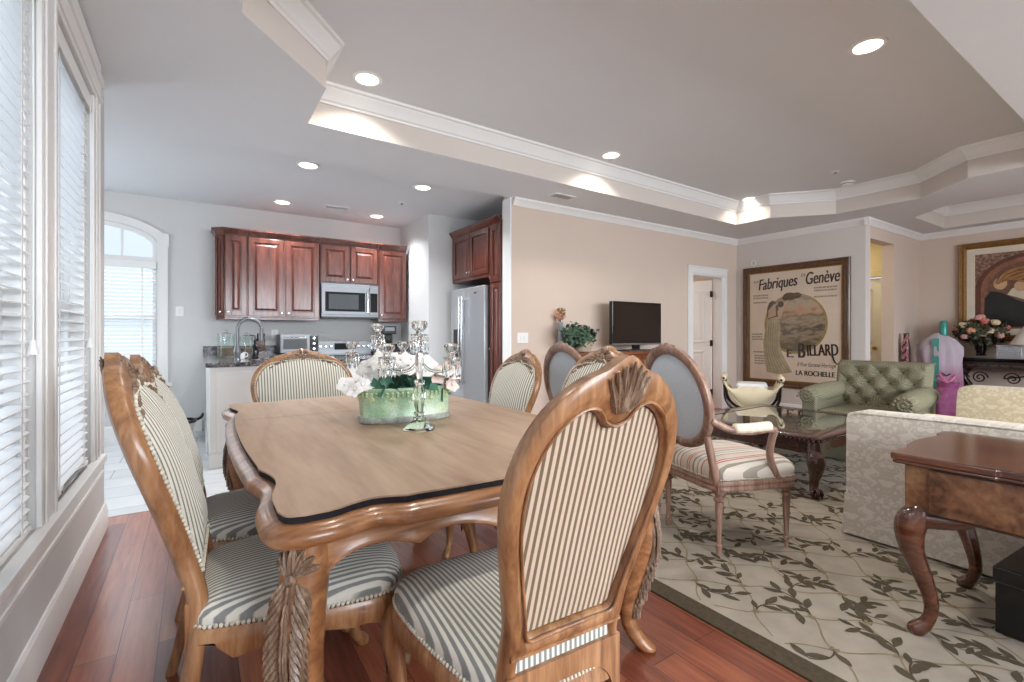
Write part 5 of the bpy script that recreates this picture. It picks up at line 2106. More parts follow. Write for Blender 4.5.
ROSE = [plain('cream_petal', '#d9c3a2', .7, var=.1), plain('peach_petal_rose', '#d39a78', .7, var=.12), plain('coral_petal', '#c9786a', .7, var=.12), plain('pink_petal', '#cf9a97', .7, var=.1)]
spots = [(-.16, -.14, .42, .055, 0), (-.05, -.22, .34, .06, 1), (.05, -.18, .30, .05, 0), (.06, -.1, .47, .055, 2), (.17, -.12, .45, .05, 0), (.0, -.12, .52, .045, 3), (.13, -.2, .34, .05, 0), (-.24, -.08, .35, .05, 1), (.22, -.14, .27, .04, 3),
         (-.1, .1, .48, .05, 1), (.1, .12, .46, .05, 0), (.24, .02, .38, .05, 2), (-.22, .1, .36, .05, 0), (.0, .0, .53, .05, 1), (-.12, -.22, .26, .045, 3), (.2, -.02, .3, .045, 0)]
for (x, y, z, r_, ci) in spots:
    m = MB()
    # turned so that x runs along the wall and -y into the room
    rose(m, (y, -x, z), r_, rb)
    m.build('rose', ROSE[ci], fv, smooth=60)

cbx = thing('crystal_box', 'cut crystal box with beaded rows on the console beside the bouquet', 'box', (9.02, 1.60, .866), -PI / 2)
gx = plain('silvered_crystal', '#c9ccd0', .12, .75, var=.1, scale=30)
MB().box(-.12, .12, -.09, .09, 0, .17).build('body', gx, cbx, smooth=0, bevel=.006)
m = MB()
for zz in range(6):
    for i in range(11):
        m.ball((-.11 + i * .022, -.093, .02 + zz * .027), .0105, 7, 5)
m.build('beads', gx, cbx, smooth=60)
MB().box(-.125, .125, -.095, .095, .17, .185).build('lid', gx, cbx, smooth=0, bevel=.005)

tl = thing('table_lamp', 'table lamp with a white cone shade on the console at right', 'lamp', (9.0, 1.37, .866))
m = MB().lathe([(.07, 0), (.075, .012), (.04, .025), (.02, .05), (.035, .1), (.028, .16), (.014, .2), (.012, .26), (0, .262)], (0, 0, 0), 18)
m.build('base', GOLDM, tl)
m = MB().lathe([(.235, .20), (.232, .20), (.10, .44), (.103, .44), (.238, .199)], (0, 0, 0), 28, caps=False)
m.build('lamp_shade', plain('white_shade', '#e9e3dc', .85), tl)

# ---------------------------------------------------------------- gift bags in the corner
gb = thing('gift_bag', 'tall white tulle gift wrap fading to magenta in the corner by the console', 'gift', (8.70, 2.25, 0))
k = NT('tulle_white_to_magenta')
sp = k.n('ShaderNodeSeparateXYZ')
k.l(k.coord(), sp.inputs[0])
k.set(Base_Color=k.ramp(k.math('MULTIPLY', sp.outputs[2], .8), [(.25, '#8c4a70'), (.48, '#a26e8c'), (.64, '#b9a8b6'), (.9, '#b8adb8')]), Roughness=.7)
k.b.inputs['Sheen Weight'].default_value = .4
m = MB()
R = []
for r_, z in ((.20, 0.01), (.24, .15), (.25, .4), (.235, .62), (.23, .8), (.25, .92), (.24, 1.02), (.17, 1.12), (.07, 1.19), (.04, 1.21)):
    ring = []
    for i in range(48):
        a = 2 * PI * i / 48
        q = r_ * (1 + .07 * math.sin(9 * a + z * 4) + .04 * math.sin(17 * a - z * 7))
        ring.append((q * .62 * math.cos(a), q * math.sin(a), z))
    R.append(ring)
m.rings(R)
m.build('tulle_wrap', k.m, gb, smooth=60)
m = MB()
m.lathe([(.036, 1.1), (.045, 1.12), (.045, 1.36), (.03, 1.385), (.0, 1.385)], (0, -.05, 0), 16)
m.box(-.156, -.15, -.04, .03, .45, 1.14)
m.build('teal_bottle_neck', plain('teal_foil', '#3f8f84', .3, .2), gb, smooth=50)
m = MB()
for (y, z) in ((-.12, .66), (.06, .57), (.16, .71), (-.2, .5)):
    m.tube(cr([(-.16, y - .04, z), (-.175, y, z - .03), (-.16, y + .04, z + .005)], 4), .008, 6)
m.build('dark_ribbon', BLACK, gb, smooth=60)
gp = thing('pink_gift', 'crumpled magenta tissue parcel on the floor in front of the tulle gift', 'gift', (8.28, 2.05, 0))
m = MB()
R = []
for r_, z in ((.14, .005), (.2, .1), (.21, .28), (.17, .42), (.1, .5), (.12, .56), (.05, .55)):
    R.append([(r_ * (1 + .18 * noise.noise((math.cos(2 * PI * i / 36) * 2.2, math.sin(2 * PI * i / 36) * 2.2, z * 6))) * math.cos(2 * PI * i / 36), r_ * (1 + .18 * noise.noise((math.cos(2 * PI * i / 36) * 2.2 + 4, math.sin(2 * PI * i / 36) * 2.2, z * 6))) * math.sin(2 * PI * i / 36), z) for i in range(36)])
m.rings(R)
m.build('tissue_parcel', plain('magenta_tissue', '#94507a', .5, var=.25, scale=12), gp, smooth=30)
m = MB()
m.tube(cr([(-.06, .0, .56), (-.12, .05, .66), (-.05, .1, .62), (0, 0, .56), (.08, -.06, .66), (.1, 0, .6), (0, 0, .56)], 6), .012, 6)
m.build('ribbon_bow', plain('pink_ribbon', '#c96f98', .4), gp, smooth=60)
dv = thing('dark_floral_vase', 'slender dark and pink floral bottle left of the tulle gift', 'vase', (8.60, 2.59, 0))
MB().lathe([(.06, 0), (.07, .05), (.075, .5), (.055, .75), (.045, .9), (.05, 1.0), (.035, 1.10), (.03, 1.2), (.045, 1.21), (0, 1.205)], (0, 0, 0), 18).build('bottle', plain('dark_plum_glaze', '#4a2c2e', .3, var=.6, scale=14), dv)
m = MB()
for i in range(12):
    a = PI + (i % 3 - 1) * .5
    z = .75 + i * .036
    for j in range(5):
        b_ = j * 2 * PI / 5
        m.ball((.05 * math.cos(a), .05 * math.sin(a) + .014 * math.cos(b_), z + .014 * math.sin(b_)), (.006, .011, .011), 6, 4)
m.build('pink_flowers', plain('dusty_pink_glaze', '#b9787a', .4), dv, smooth=60)

# ---------------------------------------------------------------- centrepiece on the dining table
ZP = .7805
pl = thing('planter', 'oval crackled green ceramic planter in the middle of the dining table', 'planter', (.862, 2.26, ZP), math.radians(-4))
k_ = 40


def oval(rx, ry, e=2.6):
    o = []
    for i in range(k_):
        a = 2 * PI * i / k_
        c, s = math.cos(a), math.sin(a)
        o.append((rx * abs(c) ** (2 / e) * (1 if c >= 0 else -1), ry * abs(s) ** (2 / e) * (1 if s >= 0 else -1)))
    return o


m = MB()
m.rings([[(x, y, z) for x, y in oval(.222 * q, .115 * q)] for q, z in ((.97, .0), (1.0, .006), (1.0, .03), (.985, .034), (1.0, .145), (1.025, .15), (1.03, .16), (1.0, .165), (.94, .16), (.93, .11), (.1, .108))])
m.build('bowl', GREENG, pl, smooth=40)
m = MB()
ov = oval(.223, .116)
m.rings([[(x * q, y * q, z) for x, y in ov] for q, z in ((1.0, .002), (1.012, .004), (1.012, .026), (1.0, .030))], caps=False)
m.build('weathered_foot', plain('weathered_grey_glaze', '#8f948c', .6, var=.35, scale=40), pl, smooth=40)
m = MB()
pp = resample([Vector((x, y, 0)) for x, y in ov + ov[:1]], 49)
for i in range(48):
    p = pp[i]
    t = (pp[i + 1] - pp[i - 1 if i else 47]).normalized()
    n = Vector((t.y, -t.x, 0))
    if n.dot(p) < 0:
        n = -n
    for (z, r_) in ((.140, .007), (.128, .006)):
        m.ball((p.x + n.x * .002, p.y + n.y * .002, z), r_, 6, 4)
    if i % 4 == 0:
        for s in (-1, 0, 1):
            leaf_lobe(m, (p.x + n.x * .001, p.y + n.y * .001, .126), t * s * .6 + Vector((0, 0, -1)), .026, .006, .006, n)
m.build('relief_garland', plain('cream_green_relief', '#b9c59a', .4, var=.2, scale=60), pl, smooth=60)
MB().prism(oval(.205, .10), .12, .135).build('soil_moss', plain('brown_moss', '#75685a', .95, var=.4, scale=50), pl, smooth=0)

fa = thing('orchid_arrangement', 'white silk orchid flowers spilling out of the green planter', 'flowers', (.862, 2.26, ZP), math.radians(-4))
ro = random.Random(21)


def orchid(mb, c, r, nrm, rn):
    n = Vector(nrm).normalized()
    a = n.orthogonal().normalized()
    b = n.cross(a)
    ph = rn.uniform(0, 6)
    c = Vector(c)
    for i in range(5):
        an = ph + 2 * PI * i / 5
        d = a * math.cos(an) + b * math.sin(an)
        t = n.cross(d)
        ps = []
        for v in range(5):
            vv = v / 4
            w = r * .52 * math.sin(PI * (.12 + .82 * vv))
            for u in (-1, -.4, .4, 1):
                ps.append(c + d * (r * vv) + t * (w * u) + n * (r * (.30 * vv - .28 * vv * vv - .10 * u * u + .05 * math.sin(5 * u + i))))
        mb.add(ps, [(v * 4 + u, v * 4 + u + 1, v * 4 + u + 5, v * 4 + u + 4) for v in range(4) for u in range(3)])
    mb.ball(c + n * r * .12, r * .16, 6, 4)


WHITEP = plain('white_petal', '#ecebe8', .6, var=.03, scale=30)
PINKP = plain('blush_petal', '#dcc9c0', .6, var=.05, scale=30)
fs = []
for i in range(50):
    t = i / 49
    x = -.27 + .50 * t + ro.uniform(-.02, .02)
    hgt = .222 + .055 * math.sin(PI * t * 1.1) - .03 * (abs(x) / .25) ** 3 + ro.uniform(-.035, .035)
    if x < -.17:
        hgt -= .01
    y = ro.uniform(-.12, .09)
    fs.append((x, y, hgt))
for (x, y, z) in fs:
    if -.01 < x < .11 and y < -.03 and z < .2:
        y = .03
        z += .04
    m = MB()
    orchid(m, (x, y, z), ro.uniform(.036, .048), (x * 1.2 - .15, -.8 + ro.uniform(-.3, .4), .45 + ro.uniform(-.3, .4)), ro)
    m.build('blossom', PINKP if x > .13 else WHITEP, fa, smooth=60)
m = MB()
for (x, y, z) in fs:
    m.tube(cr([(x * .6, y * .4, .13), (x * .8, y * .6, (z + .15) / 2 + .02), (x, y + .01, z)], 3), .0022, 5)
m.build('stems', plain('orchid_stem', '#5c6a45', .6), fa, smooth=60)
m = MB()
leaf_cloud(m, 46, ell((.07, -.02, .165), (.12, .09, .03)), .085, ro, -.1)
leaf_cloud(m, 20, ell((-.1, -.03, .165), (.1, .08, .02)), .06, ro, -.1)
m.build('leaves', plain('teal_green_leaf', '#3f7360', .45, var=.3), fa, smooth=0)


def candelabrum(label, loc, rotz):
    r = thing('crystal_candelabrum', label, 'candelabrum', loc, rotz, 'crystal candelabra on the dining table')
    m = MB()
    R = []
    for q, z in ((.070, .0), (.073, .006), (.070, .014), (.042, .034), (.028, .046)):
        R.append([(q * 1.0 * math.cos(2 * PI * (i + .5) / 6), q * math.sin(2 * PI * (i + .5) / 6), z) for i in range(6)])
    m.rings(R)
    m.build('base', CRYSTAL, r, smooth=15)
    m = MB().lathe([(.026, .046), (.028, .052), (.018, .058), (.025, .068), (.025, .074), (.016, .08), (.022, .1), (.028, .135), (.029, .16), (.022, .185), (.015, .195), (.024, .205), (.024, .215), (.013, .222), (.017, .26), (.021, .30), (.017, .335), (.012, .345)], (0, 0, 0), 8)
    m.build('stem', CRYSTAL, r, smooth=15)

    def cup(c, par=r):
        m = MB().lathe([(.011, 0), (.020, .004), (.013, .012), (.015, .022), (.038, .028), (.040, .032), (.016, .036), (.016, .046), (.032, .062), (.036, .080), (.030, .092), (.022, .092), (.016, .06), (.0, .058)], c, 12)
        o = m.build('candle_cup', CRYSTAL, par, smooth=15)
        m = MB()
        for i in range(8):
            a = 2 * PI * i / 8
            x, y = c[0] + .035 * math.cos(a), c[1] + .035 * math.sin(a)
            m.ball((x, y, c[2] + .022), .005, 6, 4)
            m.rings([[(x + q * math.cos(b), y + q * math.sin(b), c[2] + zz) for b in (0, PI / 2, PI, 3 * PI / 2)] for q, zz in ((.0015, .016), (.0055, .002), (.007, -.03), (.0065, -.045), (.0008, -.058))])
        m.build('hanging_prisms', CRYSTAL, o, smooth=10)
    cup((0, 0, .385))
    MB().lathe([(.009, .345), (.02, .352), (.02, .364), (.009, .372), (.012, .386)], (0, 0, 0), 10).build('knop', CRYSTAL, r, smooth=15)
    for s in (-1, 1):
        m = MB()
        m.tube(cr([(s * .012, 0, .29), (s * .045, 0, .262), (s * .09, 0, .255), (s * .13, 0, .268), (s * .142, 0, .288)], 6), .0075, 8)
        m.build('arm', CRYSTAL, r, smooth=60)
        cup((s * .142, 0, .285))
    return r


cd_ = candelabrum('crystal candelabrum with hanging prisms standing nearest us before the green planter', (.815, 1.965, ZP), math.radians(-33))
dup(cd_, (.84, 2.62, ZP), math.radians(-33), 'crystal candelabrum rising behind the green planter and its white orchids')

# ---------------------------------------------------------------- kitchen
NICK = plain('satin_nickel', '#c9c7c2', .25, 1.0)


def cab_door(mb_parent, x0, x1, z0, z1, y, knob=None, mat=None, name='door', st=.058):
    """raised panel door in the xz plane, its back at y, facing -y"""
    m = MB()
    t = .02
    m.box(x0, x0 + st, y - t, y, z0, z1).box(x1 - st, x1, y - t, y, z0, z1).box(x0 + st, x1 - st, y - t, y, z0, z0 + st).box(x0 + st, x1 - st, y - t, y, z1 - st, z1)
    m.box(x0 + st, x1 - st, y - .008, y, z0 + st, z1 - st)
    a, b, c, d = x0 + st + .012, x1 - st - .012, z0 + st + .012, z1 - st - .012
    q = .026
    m.add([(a, y - .008, c), (b, y - .008, c), (b, y - .008, d), (a, y - .008, d), (a + q, y - .018, c + q), (b - q, y - .018, c + q), (b - q, y - .018, d - q), (a + q, y - .018, d - q)],
          [(0, 1, 5, 4), (1, 2, 6, 5), (2, 3, 7, 6), (3, 0, 4, 7), (4, 5, 6, 7)])
    o = m.build(name, mat or CHERRY, mb_parent, smooth=0, bevel=.003)
    if knob:
        kb = MB().lathe([(.006, 0), (.005, .012), (.013, .018), (.015, .024), (.011, .03), (0, .031)], (knob[0], y - t, knob[1]), 12, Matrix.Rotation(PI / 2, 3, 'X'))
        kb.build('knob', NICK, o)
    return o


def crown_strip(mb, pts, z, sgn=1):
    prof = [(0, 0), (.012, 0), (.018, .015), (.045, .05), (.052, .055), (.052, .07), (0, .07)]
    R = []
    n = len(pts)
    for i, p in enumerate(pts):
        P = Vector(p)
        a = (P - Vector(pts[i - 1])).normalized() if i else None
        b = (Vector(pts[i + 1]) - P).normalized() if i < n - 1 else None
        na = Vector((a.y, -a.x)) if a else None
        nb = Vector((b.y, -b.x)) if b else None
        if na is None:
            mt, k_ = nb, 1
        elif nb is None:
            mt, k_ = na, 1
        else:
            mt = (na + nb).normalized()
            k_ = 1 / max(.4, mt.dot(na))
        R.append([(P.x + mt.x * o * k_, P.y + mt.y * o * k_, z + h) for o, h in prof])
    mb.rings(R)
    return mb


UY = KY - .33
UZ0, UZ1 = 1.405, 2.42


def upper(label, x0, x1, z0, doors, knobs, side=True):
    r = thing('wall_cabinet', label, 'cabinet', ((x0 + x1) / 2, KY, z0), 0, 'cherry wall cabinets along the kitchen back wall')
    h = UZ1 - z0
    w = (x1 - x0) / 2
    MB().box(-w, w, -.33, 0, 0, h).build('carcass', CHERRY, r, smooth=0, bevel=.002)
    n = doors
    dw = 2 * w / n
    for i in range(n):
        xa = -w + dw * i + .012
        xb = -w + dw * (i + 1) - .012
        kx = xb - .028 if knobs[i] == 'R' else xa + .028
        cab_door(r, xa, xb, .018, h - .03, -.33, (kx, .06))
    crown_strip(MB(), [(-w, -.33), (w, -.33)], h - .012).build('crown', CHERRY, r, smooth=30)
    MB().box(-w, w, -.335, -.31, -.03, 0).build('light_rail', CHERRY, r, smooth=0, bevel=.004)
    return r


upper('tall two-door cherry wall cabinet left of the microwave', .515, 1.355, UZ0, 2, 'RL')
upper('short two-door cherry wall cabinet directly above the microwave', 1.362, 2.135, 1.885, 2, 'RL')
upper('single-door cherry wall cabinet right of the microwave', 2.142, 2.56, UZ0, 1, 'L')
# canted end cabinet at the left: diagonal door and narrow side door
r = thing('wall_cabinet', 'angled cherry corner wall cabinet at the left end of the row', 'cabinet', (.35, KY, UZ0), 0, 'cherry wall cabinets along the kitchen back wall')
h = UZ1 - UZ0
fp = [(.163, 0), (.163, -.33), (-.075, -.33), (-.155, -.25), (-.155, 0)]
MB().prism(fp, 0, h).build('carcass', CHERRY, r, smooth=0, bevel=.002)
sdr = MB()
cab_door(r, -.066, .155, .018, h - .03, -.33, (-.04, .06))
o = cab_door(r, -.002, .115, .018, h - .03, 0, (.088, .06), st=.03)
o.location = (-.155, -.25, 0)
o.rotation_euler = (0, 0, math.radians(-45))
crown_strip(MB(), [(-.155, 0), (-.155, -.25), (-.075, -.33), (.163, -.33)], h - .012).build('crown', CHERRY, r, smooth=30)
MB().prism([(x * 1.0, y) for x, y in fp], -.028, 0).build('light_rail', CHERRY, r, smooth=0, bevel=.004)

# microwave under the short cabinet
mw = thing('microwave', 'stainless over-the-range microwave with a dark window', 'microwave', (1.748, KY, 1.43))
MB().box(-.382, .382, -.38, 0, 0, .45).build('body', STEEL, mw, smooth=0, bevel=.005)
MB().box(-.382, .245, -.40, -.38, .03, .41).build('door', STEEL, mw, smooth=0, bevel=.004)
MB().box(-.335, .19, -.404, -.40, .075, .335).build('window_frame', DULLBLACK, mw, smooth=0, bevel=.004)
MB().box(-.29, .10, -.406, -.404, .105, .305).build('window', plain('grey_tinted_window', '#4c4f52', .3, spec=.1), mw, smooth=0)
MB().box(.25, .375, -.40, -.38, .03, .41).build('control_panel', STEEL, mw, smooth=0, bevel=.004)
MB().box(.262, .362, -.404, -.40, .07, .335).build('keypad', DULLBLACK, mw, smooth=0, bevel=.003)
m = MB().tube([(.222, -.425, .07), (.222, -.43, .2), (.222, -.425, .345)], .011, 8)
m.box(.214, .23, -.425, -.398, .065, .085).box(.214, .23, -.425, -.398, .33, .35)
m.build('handle', CHROME, mw, smooth=50)
MB().box(-.38, .38, -.40, -.02, -.012, 0).build('underside_vent', BLACK, mw, smooth=0)

# base cabinets on the back wall, range, worktop, peninsula
PYF = 4.97
bc = thing('base_cabinet', 'cherry base cabinet on the kitchen back wall left of the range', 'cabinet', (.98, KY - .004, 0))
MB().box(-.36, .36, -.60, 0, .10, .905).box(-.36, .36, -.54, 0, 0, .1).build('carcass', CHERRY, bc, smooth=0, bevel=.003)
for i in range(2):
    cab_door(bc, -.35 + .355 * i, -.005 + .355 * i, .12, .72, -.60, (-.04 if i == 0 else .04, .66))
    cab_door(bc, -.35 + .355 * i, -.005 + .355 * i, .74, .89, -.60, (-.175 + .355 * i, .815), name='drawer')
bc2 = thing('base_cabinet', 'cherry base cabinet on the kitchen back wall right of the range', 'cabinet', (2.36, KY - .004, 0))
MB().box(-.225, .225, -.60, 0, .10, .905).box(-.225, .225, -.54, 0, 0, .1).build('carcass', CHERRY, bc2, smooth=0, bevel=.003)
cab_door(bc2, -.215, .215, .12, .72, -.60, (-.17, .66))
cab_door(bc2, -.215, .215, .74, .89, -.60, (0, .815), name='drawer')
lg_ = thing('corner_base_cabinet', 'white base unit joining the peninsula to the kitchen back wall', 'cabinet', (.09, 5.62, 0))
MB().box(0, .52, 0.002, KY - 5.63, .0, .905).build('carcass', WHITE, lg_, smooth=0, bevel=.004)
MB().box(-.012, .0, .002, KY - 5.65, .0, .13).build('plinth', TRIM, lg_, smooth=0, bevel=.004)
pe = thing('peninsula', 'white panelled kitchen peninsula behind the far end chair', 'kitchen peninsula', (.095, PYF, 0))
MB().box(0, 1.62, .012, .64, 0, .905).build('carcass', WHITE, pe, smooth=0, bevel=.004)
m = MB()
m.box(-.008, 1.63, 0, .012, 0, .14).box(-.01, 1.632, -.006, .0, 0, .012).box(0, 1.62, .002, .012, .86, .905)
m.box(0, .05, .004, .012, .14, .86).box(1.57, 1.62, .004, .012, .14, .86)
m.build('panel_trim', TRIM, pe, smooth=0, bevel=.004)
ctp = thing('worktop', 'dark speckled granite worktop running round the kitchen counter', 'worktop', (0, 0, .905))
m = MB()
hole = [(.42, 5.16), (1.08, 5.16), (1.08, 5.50), (.42, 5.50)]
outer2 = [(.062, PYF - .045), (1.74, PYF - .045), (1.74, 5.66), (.64, 5.66), (.64, KY - .635), (1.358, KY - .635), (1.358, KY - .001), (.062, KY - .001)]
pl2 = [[Vector((x, y, 0)) for x, y in p] for p in (outer2, hole)]
fl2 = [q for p in pl2 for q in p]
tr = tessellate_polygon(pl2)
for z in (0, .04):
    m.add([(q.x, q.y, z) for q in fl2], [tuple(t) for t in tr])
for p in (outer2, hole):
    n = len(p)
    m.add([(x, y, z) for z in (0, .04) for x, y in p], [(i, (i + 1) % n, n + (i + 1) % n, n + i) for i in range(n)])
m.box(2.132, 2.595, KY - .635, KY - .001, 0, .04)
m.build('slab', GRANITE, ctp, smooth=0)
for q_ in ((.062, 1.358, KY - .022, KY - .001), (2.132, 2.575, KY - .022, KY - .001), (2.575, 2.597, KY - .635, KY - .002)):
    MB().box(*q_, .041, .145).build('backsplash', GRANITE, ctp, smooth=0, bevel=.002)
m = MB()
m.box(.42, .43, 5.16, 5.50, -.16, .0).box(1.07, 1.08, 5.16, 5.50, -.16, .0).box(.42, 1.08, 5.16, 5.17, -.16, .0).box(.42, 1.08, 5.49, 5.50, -.16, .0).box(.42, 1.08, 5.16, 5.50, -.17, -.16)
m.build('sink_basin', STEEL, ctp, smooth=0)

rg = thing('range', 'stainless range with a raised control panel under the microwave', 'range', (1.745, KY - .005, 0))
MB().box(-.38, .38, -.64, 0, .02, .91).build('body', STEEL, rg, smooth=0, bevel=.004)
MB().box(-.383, .383, -.65, -.07, .91, .925).build('glass_cooktop', BLACKG, rg, smooth=0, bevel=.003)
MB().box(-.38, .38, -.07, 0, .90, 1.10).build('backguard', STEEL, rg, smooth=0, bevel=.006)
MB().box(-.14, .14, -.074, -.07, .98, 1.07).build('display', DULLBLACK, rg, smooth=0)
for x in (-.33, -.26, -.19, .19, .26, .33):
    MB().lathe([(.022, 0), (.022, .012), (.016, .03), (0, .031)], (x, -.07, 1.025), 14, Matrix.Rotation(PI / 2, 3, 'X')).build('knob', NICK, rg)
MB().box(-.36, .36, -.665, -.64, .22, .80).build('oven_door', STEEL, rg, smooth=0, bevel=.005)
m = MB().tube([(-.32, -.71, .76), (.32, -.71, .76)], .012, 8)
m.box(-.31, -.29, -.71, -.66, .75, .77).box(.29, .31, -.71, -.66, .75, .77)
m.build('oven_handle', CHROME, rg, smooth=40)

fc = thing('kitchen_faucet', 'tall brushed steel gooseneck pull-down faucet on the peninsula', 'faucet', (.325, 5.30, .945))
m = MB().lathe([(.030, 0), (.030, .012), (.024, .018), (.027, .05), (.034, .08), (.034, .10), (.026, .125), (.018, .15), (.016, .16)], (0, 0, 0), 18)
m.build('base', STEEL, fc)
path = [(0, 0, .15), (0, 0, .27)] + [(.105 - .105 * math.cos(a), 0, .30 + .105 * math.sin(a)) for a in [PI * i / 14 for i in range(1, 14)]]
MB().tube(path, .0165, 12).build('spout', STEEL, fc, smooth=60)
MB().lathe([(.012, .0), (.017, -.01), (.017, -.07), (.023, -.10), (.023, -.13), (.0, -.132)], (.207, 0, .32), 14).build('spray_head', STEEL, fc)
MB().tube([(.03, -.005, .075), (.06, -.03, .09), (.075, -.045, .13)], [.009, .008, .006], 8).build('lever', STEEL, fc, smooth=60)
sb = thing('soap_dispenser', 'dark soap bottle standing behind the gooseneck faucet', 'bottle', (.50, 5.56, .945))
MB().lathe([(.03, 0), (.034, .01), (.034, .11), (.02, .14), (.012, .15), (.012, .175), (.015, .18), (.015, .19), (0, .19)], (0, 0, 0), 16).build('bottle', BLACKG, sb)
MB().tube([(0, 0, .19), (0, 0, .235), (-.05, 0, .245)], .006, 8).build('pump', BLACK, sb, smooth=60)
jar_g = glass_pane('clear_jar_glass', (.93, .96, .95, 1))
for (x, y, r_, hh, fill, lab) in ((.27, 6.15, .085, .25, '#7d6a58', 'larger clear glass canister with brown contents left of the faucet'), (.47, 6.22, .07, .22, '#6d594c', 'smaller clear glass canister with brown contents right of the faucet')):
    j = thing('glass_canister', lab, 'canister', (x, y, .945))
    MB().lathe([(r_ * .96, 0), (r_, .008), (r_, hh), (r_ * .94, hh), (r_ * .94, .012), (0, .012)], (0, 0, 0), 22, caps=False).build('jar', jar_g, j)
    MB().lathe([(r_ * .9, .014), (r_ * .9, hh * .42), (r_ * .6, hh * .46), (0, hh * .45)], (0, 0, 0), 18).build('contents', plain('c_' + fill[1:], fill, .9, var=.3, scale=70), j)
    MB().lathe([(r_ * 1.02, hh), (r_ * 1.02, hh + .012), (.02, hh + .02), (.014, hh + .03), (.02, hh + .045), (0, hh + .05)], (0, 0, 0), 20).build('lid', jar_g, j)
mg = thing('white_cup', 'small white cup beside the foot of the faucet', 'cup', (.385, 5.62, .945))
MB().lathe([(.026, 0), (.03, .004), (.034, .075), (.031, .075), (.027, .01), (0, .009)], (0, 0, 0), 18, caps=False).build('cup', WHITE, mg)
MB().tube(cr([(.031, 0, .06), (.052, 0, .055), (.05, 0, .025), (.03, 0, .02)], 5), .004, 6).build('handle', WHITE, mg, smooth=60)
kbk = thing('knife_block', 'dark wooden knife block with black handles behind the faucet spout', 'knife block', (.66, 6.70, .945))
MB().prism([(-.05, 0), (.07, 0), (.07, .10), (-.02, .20), (-.06, .17)], -.05, .05, lambda x, y, z: (z, x, y)).build('block', MAHOG, kbk, smooth=0, bevel=.004)
m = MB()
for i in range(5):
    x = -.036 + .018 * i
    m.obox((x, -.065 - .0, .225 + .008 * (i % 2)), (.013, .022, .09), Matrix.Rotation(math.radians(38), 3, 'X'))
m.build('knife_handles', BLACK, kbk, smooth=0, bevel=.003)
to = thing('toaster_oven', 'small silver toaster oven on the back counter below the wall cabinets', 'toaster oven', (1.10, 6.77, .945))
MB().box(-.23, .23, -.17, .15, .012, .25).build('body', STEEL, to, smooth=0, bevel=.008)
MB().box(-.215, .11, -.178, -.17, .035, .225).build('door', STEEL, to, smooth=0, bevel=.003)
MB().box(-.195, .09, -.181, -.178, .06, .19).build('window', plain('oven_window', '#5b5c5c', .3, spec=.1), to, smooth=0)
MB().tube([(-.18, -.20, .212), (.08, -.20, .212)], .007, 8).build('handle', CHROME, to, smooth=60)
MB().box(.12, .225, -.174, -.17, .03, .235).build('control_panel', BLACKG, to, smooth=0)
for z in (.06, .13, .2):
    MB().lathe([(.018, 0), (.017, .014), (0, .015)], (.172, -.174, z), 12, Matrix.Rotation(PI / 2, 3, 'X')).build('knob', NICK, to)
for x in (-.2, .2):
    MB().lathe([(.012, 0), (.012, .012)], (x, 0, 0), 8).build('foot', BLACK, to)
cm = thing('coffee_maker', 'black coffee maker on the counter right of the range', 'coffee maker', (2.30, 6.76, .945))
MB().box(-.10, .10, -.13, .13, 0, .035).build('base', BLACK, cm, smooth=0, bevel=.008)
MB().box(-.10, .10, .03, .13, .035, .36).build('tower', BLACK, cm, smooth=0, bevel=.015, seg=3)
MB().box(-.10, .10, -.13, .05, .25, .37).build('brew_head', BLACK, cm, smooth=0, bevel=.015, seg=3)
MB().lathe([(.05, .036), (.065, .06), (.068, .12), (.05, .17), (.05, .18), (0, .18)], (0, -.05, 0), 18).build('carafe', plain('dark_carafe_glass', '#1b1412', .05), cm)
MB().box(-.07, .07, -.134, -.13, .30, .35).build('badge_strip', STEEL, cm, smooth=0)

# refrigerator (faces -x); built facing -y then turned: local x -> world -y
fr = thing('refrigerator', 'stainless side-by-side refrigerator with a door dispenser in its niche', 'refrigerator', (2.86, 5.365, 0), -PI / 2)
FW, FH = .905, 1.79
MB().box(-FW / 2, FW / 2, .06, .74, .02, FH - .01).build('case', plain('dark_grey_case', '#3b3c3e', .5), fr, smooth=0, bevel=.004)
MB().box(-FW / 2, FW / 2, .03, .4, 0, .10).build('kick_grille', BLACK, fr, smooth=0)
for nm, xa, xb, hx in (('freezer_door', -FW / 2, -.075, -.11), ('fridge_door', -.068, FW / 2, -.035)):
    d = MB().box(xa, xb, 0, .055, .11, FH).build(nm, STEELF, fr, smooth=40, bevel=.012, seg=3)
    m = MB().tube([(hx, -.05, .55), (hx, -.055, 1.1), (hx, -.05, 1.68)], .012, 10)
    for z in (.58, 1.65):
        m.box(hx - .01, hx + .01, -.05, .002, z - .012, z + .012)
    m.build('handle', CHROME, d, smooth=50)
    if nm == 'freezer_door':
        MB().box(-.36, -.155, -.004, .02, .86, 1.26).build('dispenser_frame', BLACKG, d, smooth=0, bevel=.004)
        MB().box(-.335, -.18, -.006, -.003, .90, 1.10).build('dispenser_cavity', BLACK, d, smooth=0)
    else:
        MB().box(.20, .26, -.003, 0, 1.70, 1.72).build('badge', plain('grey_badge', '#6f7072', .3, .6), d, smooth=0)


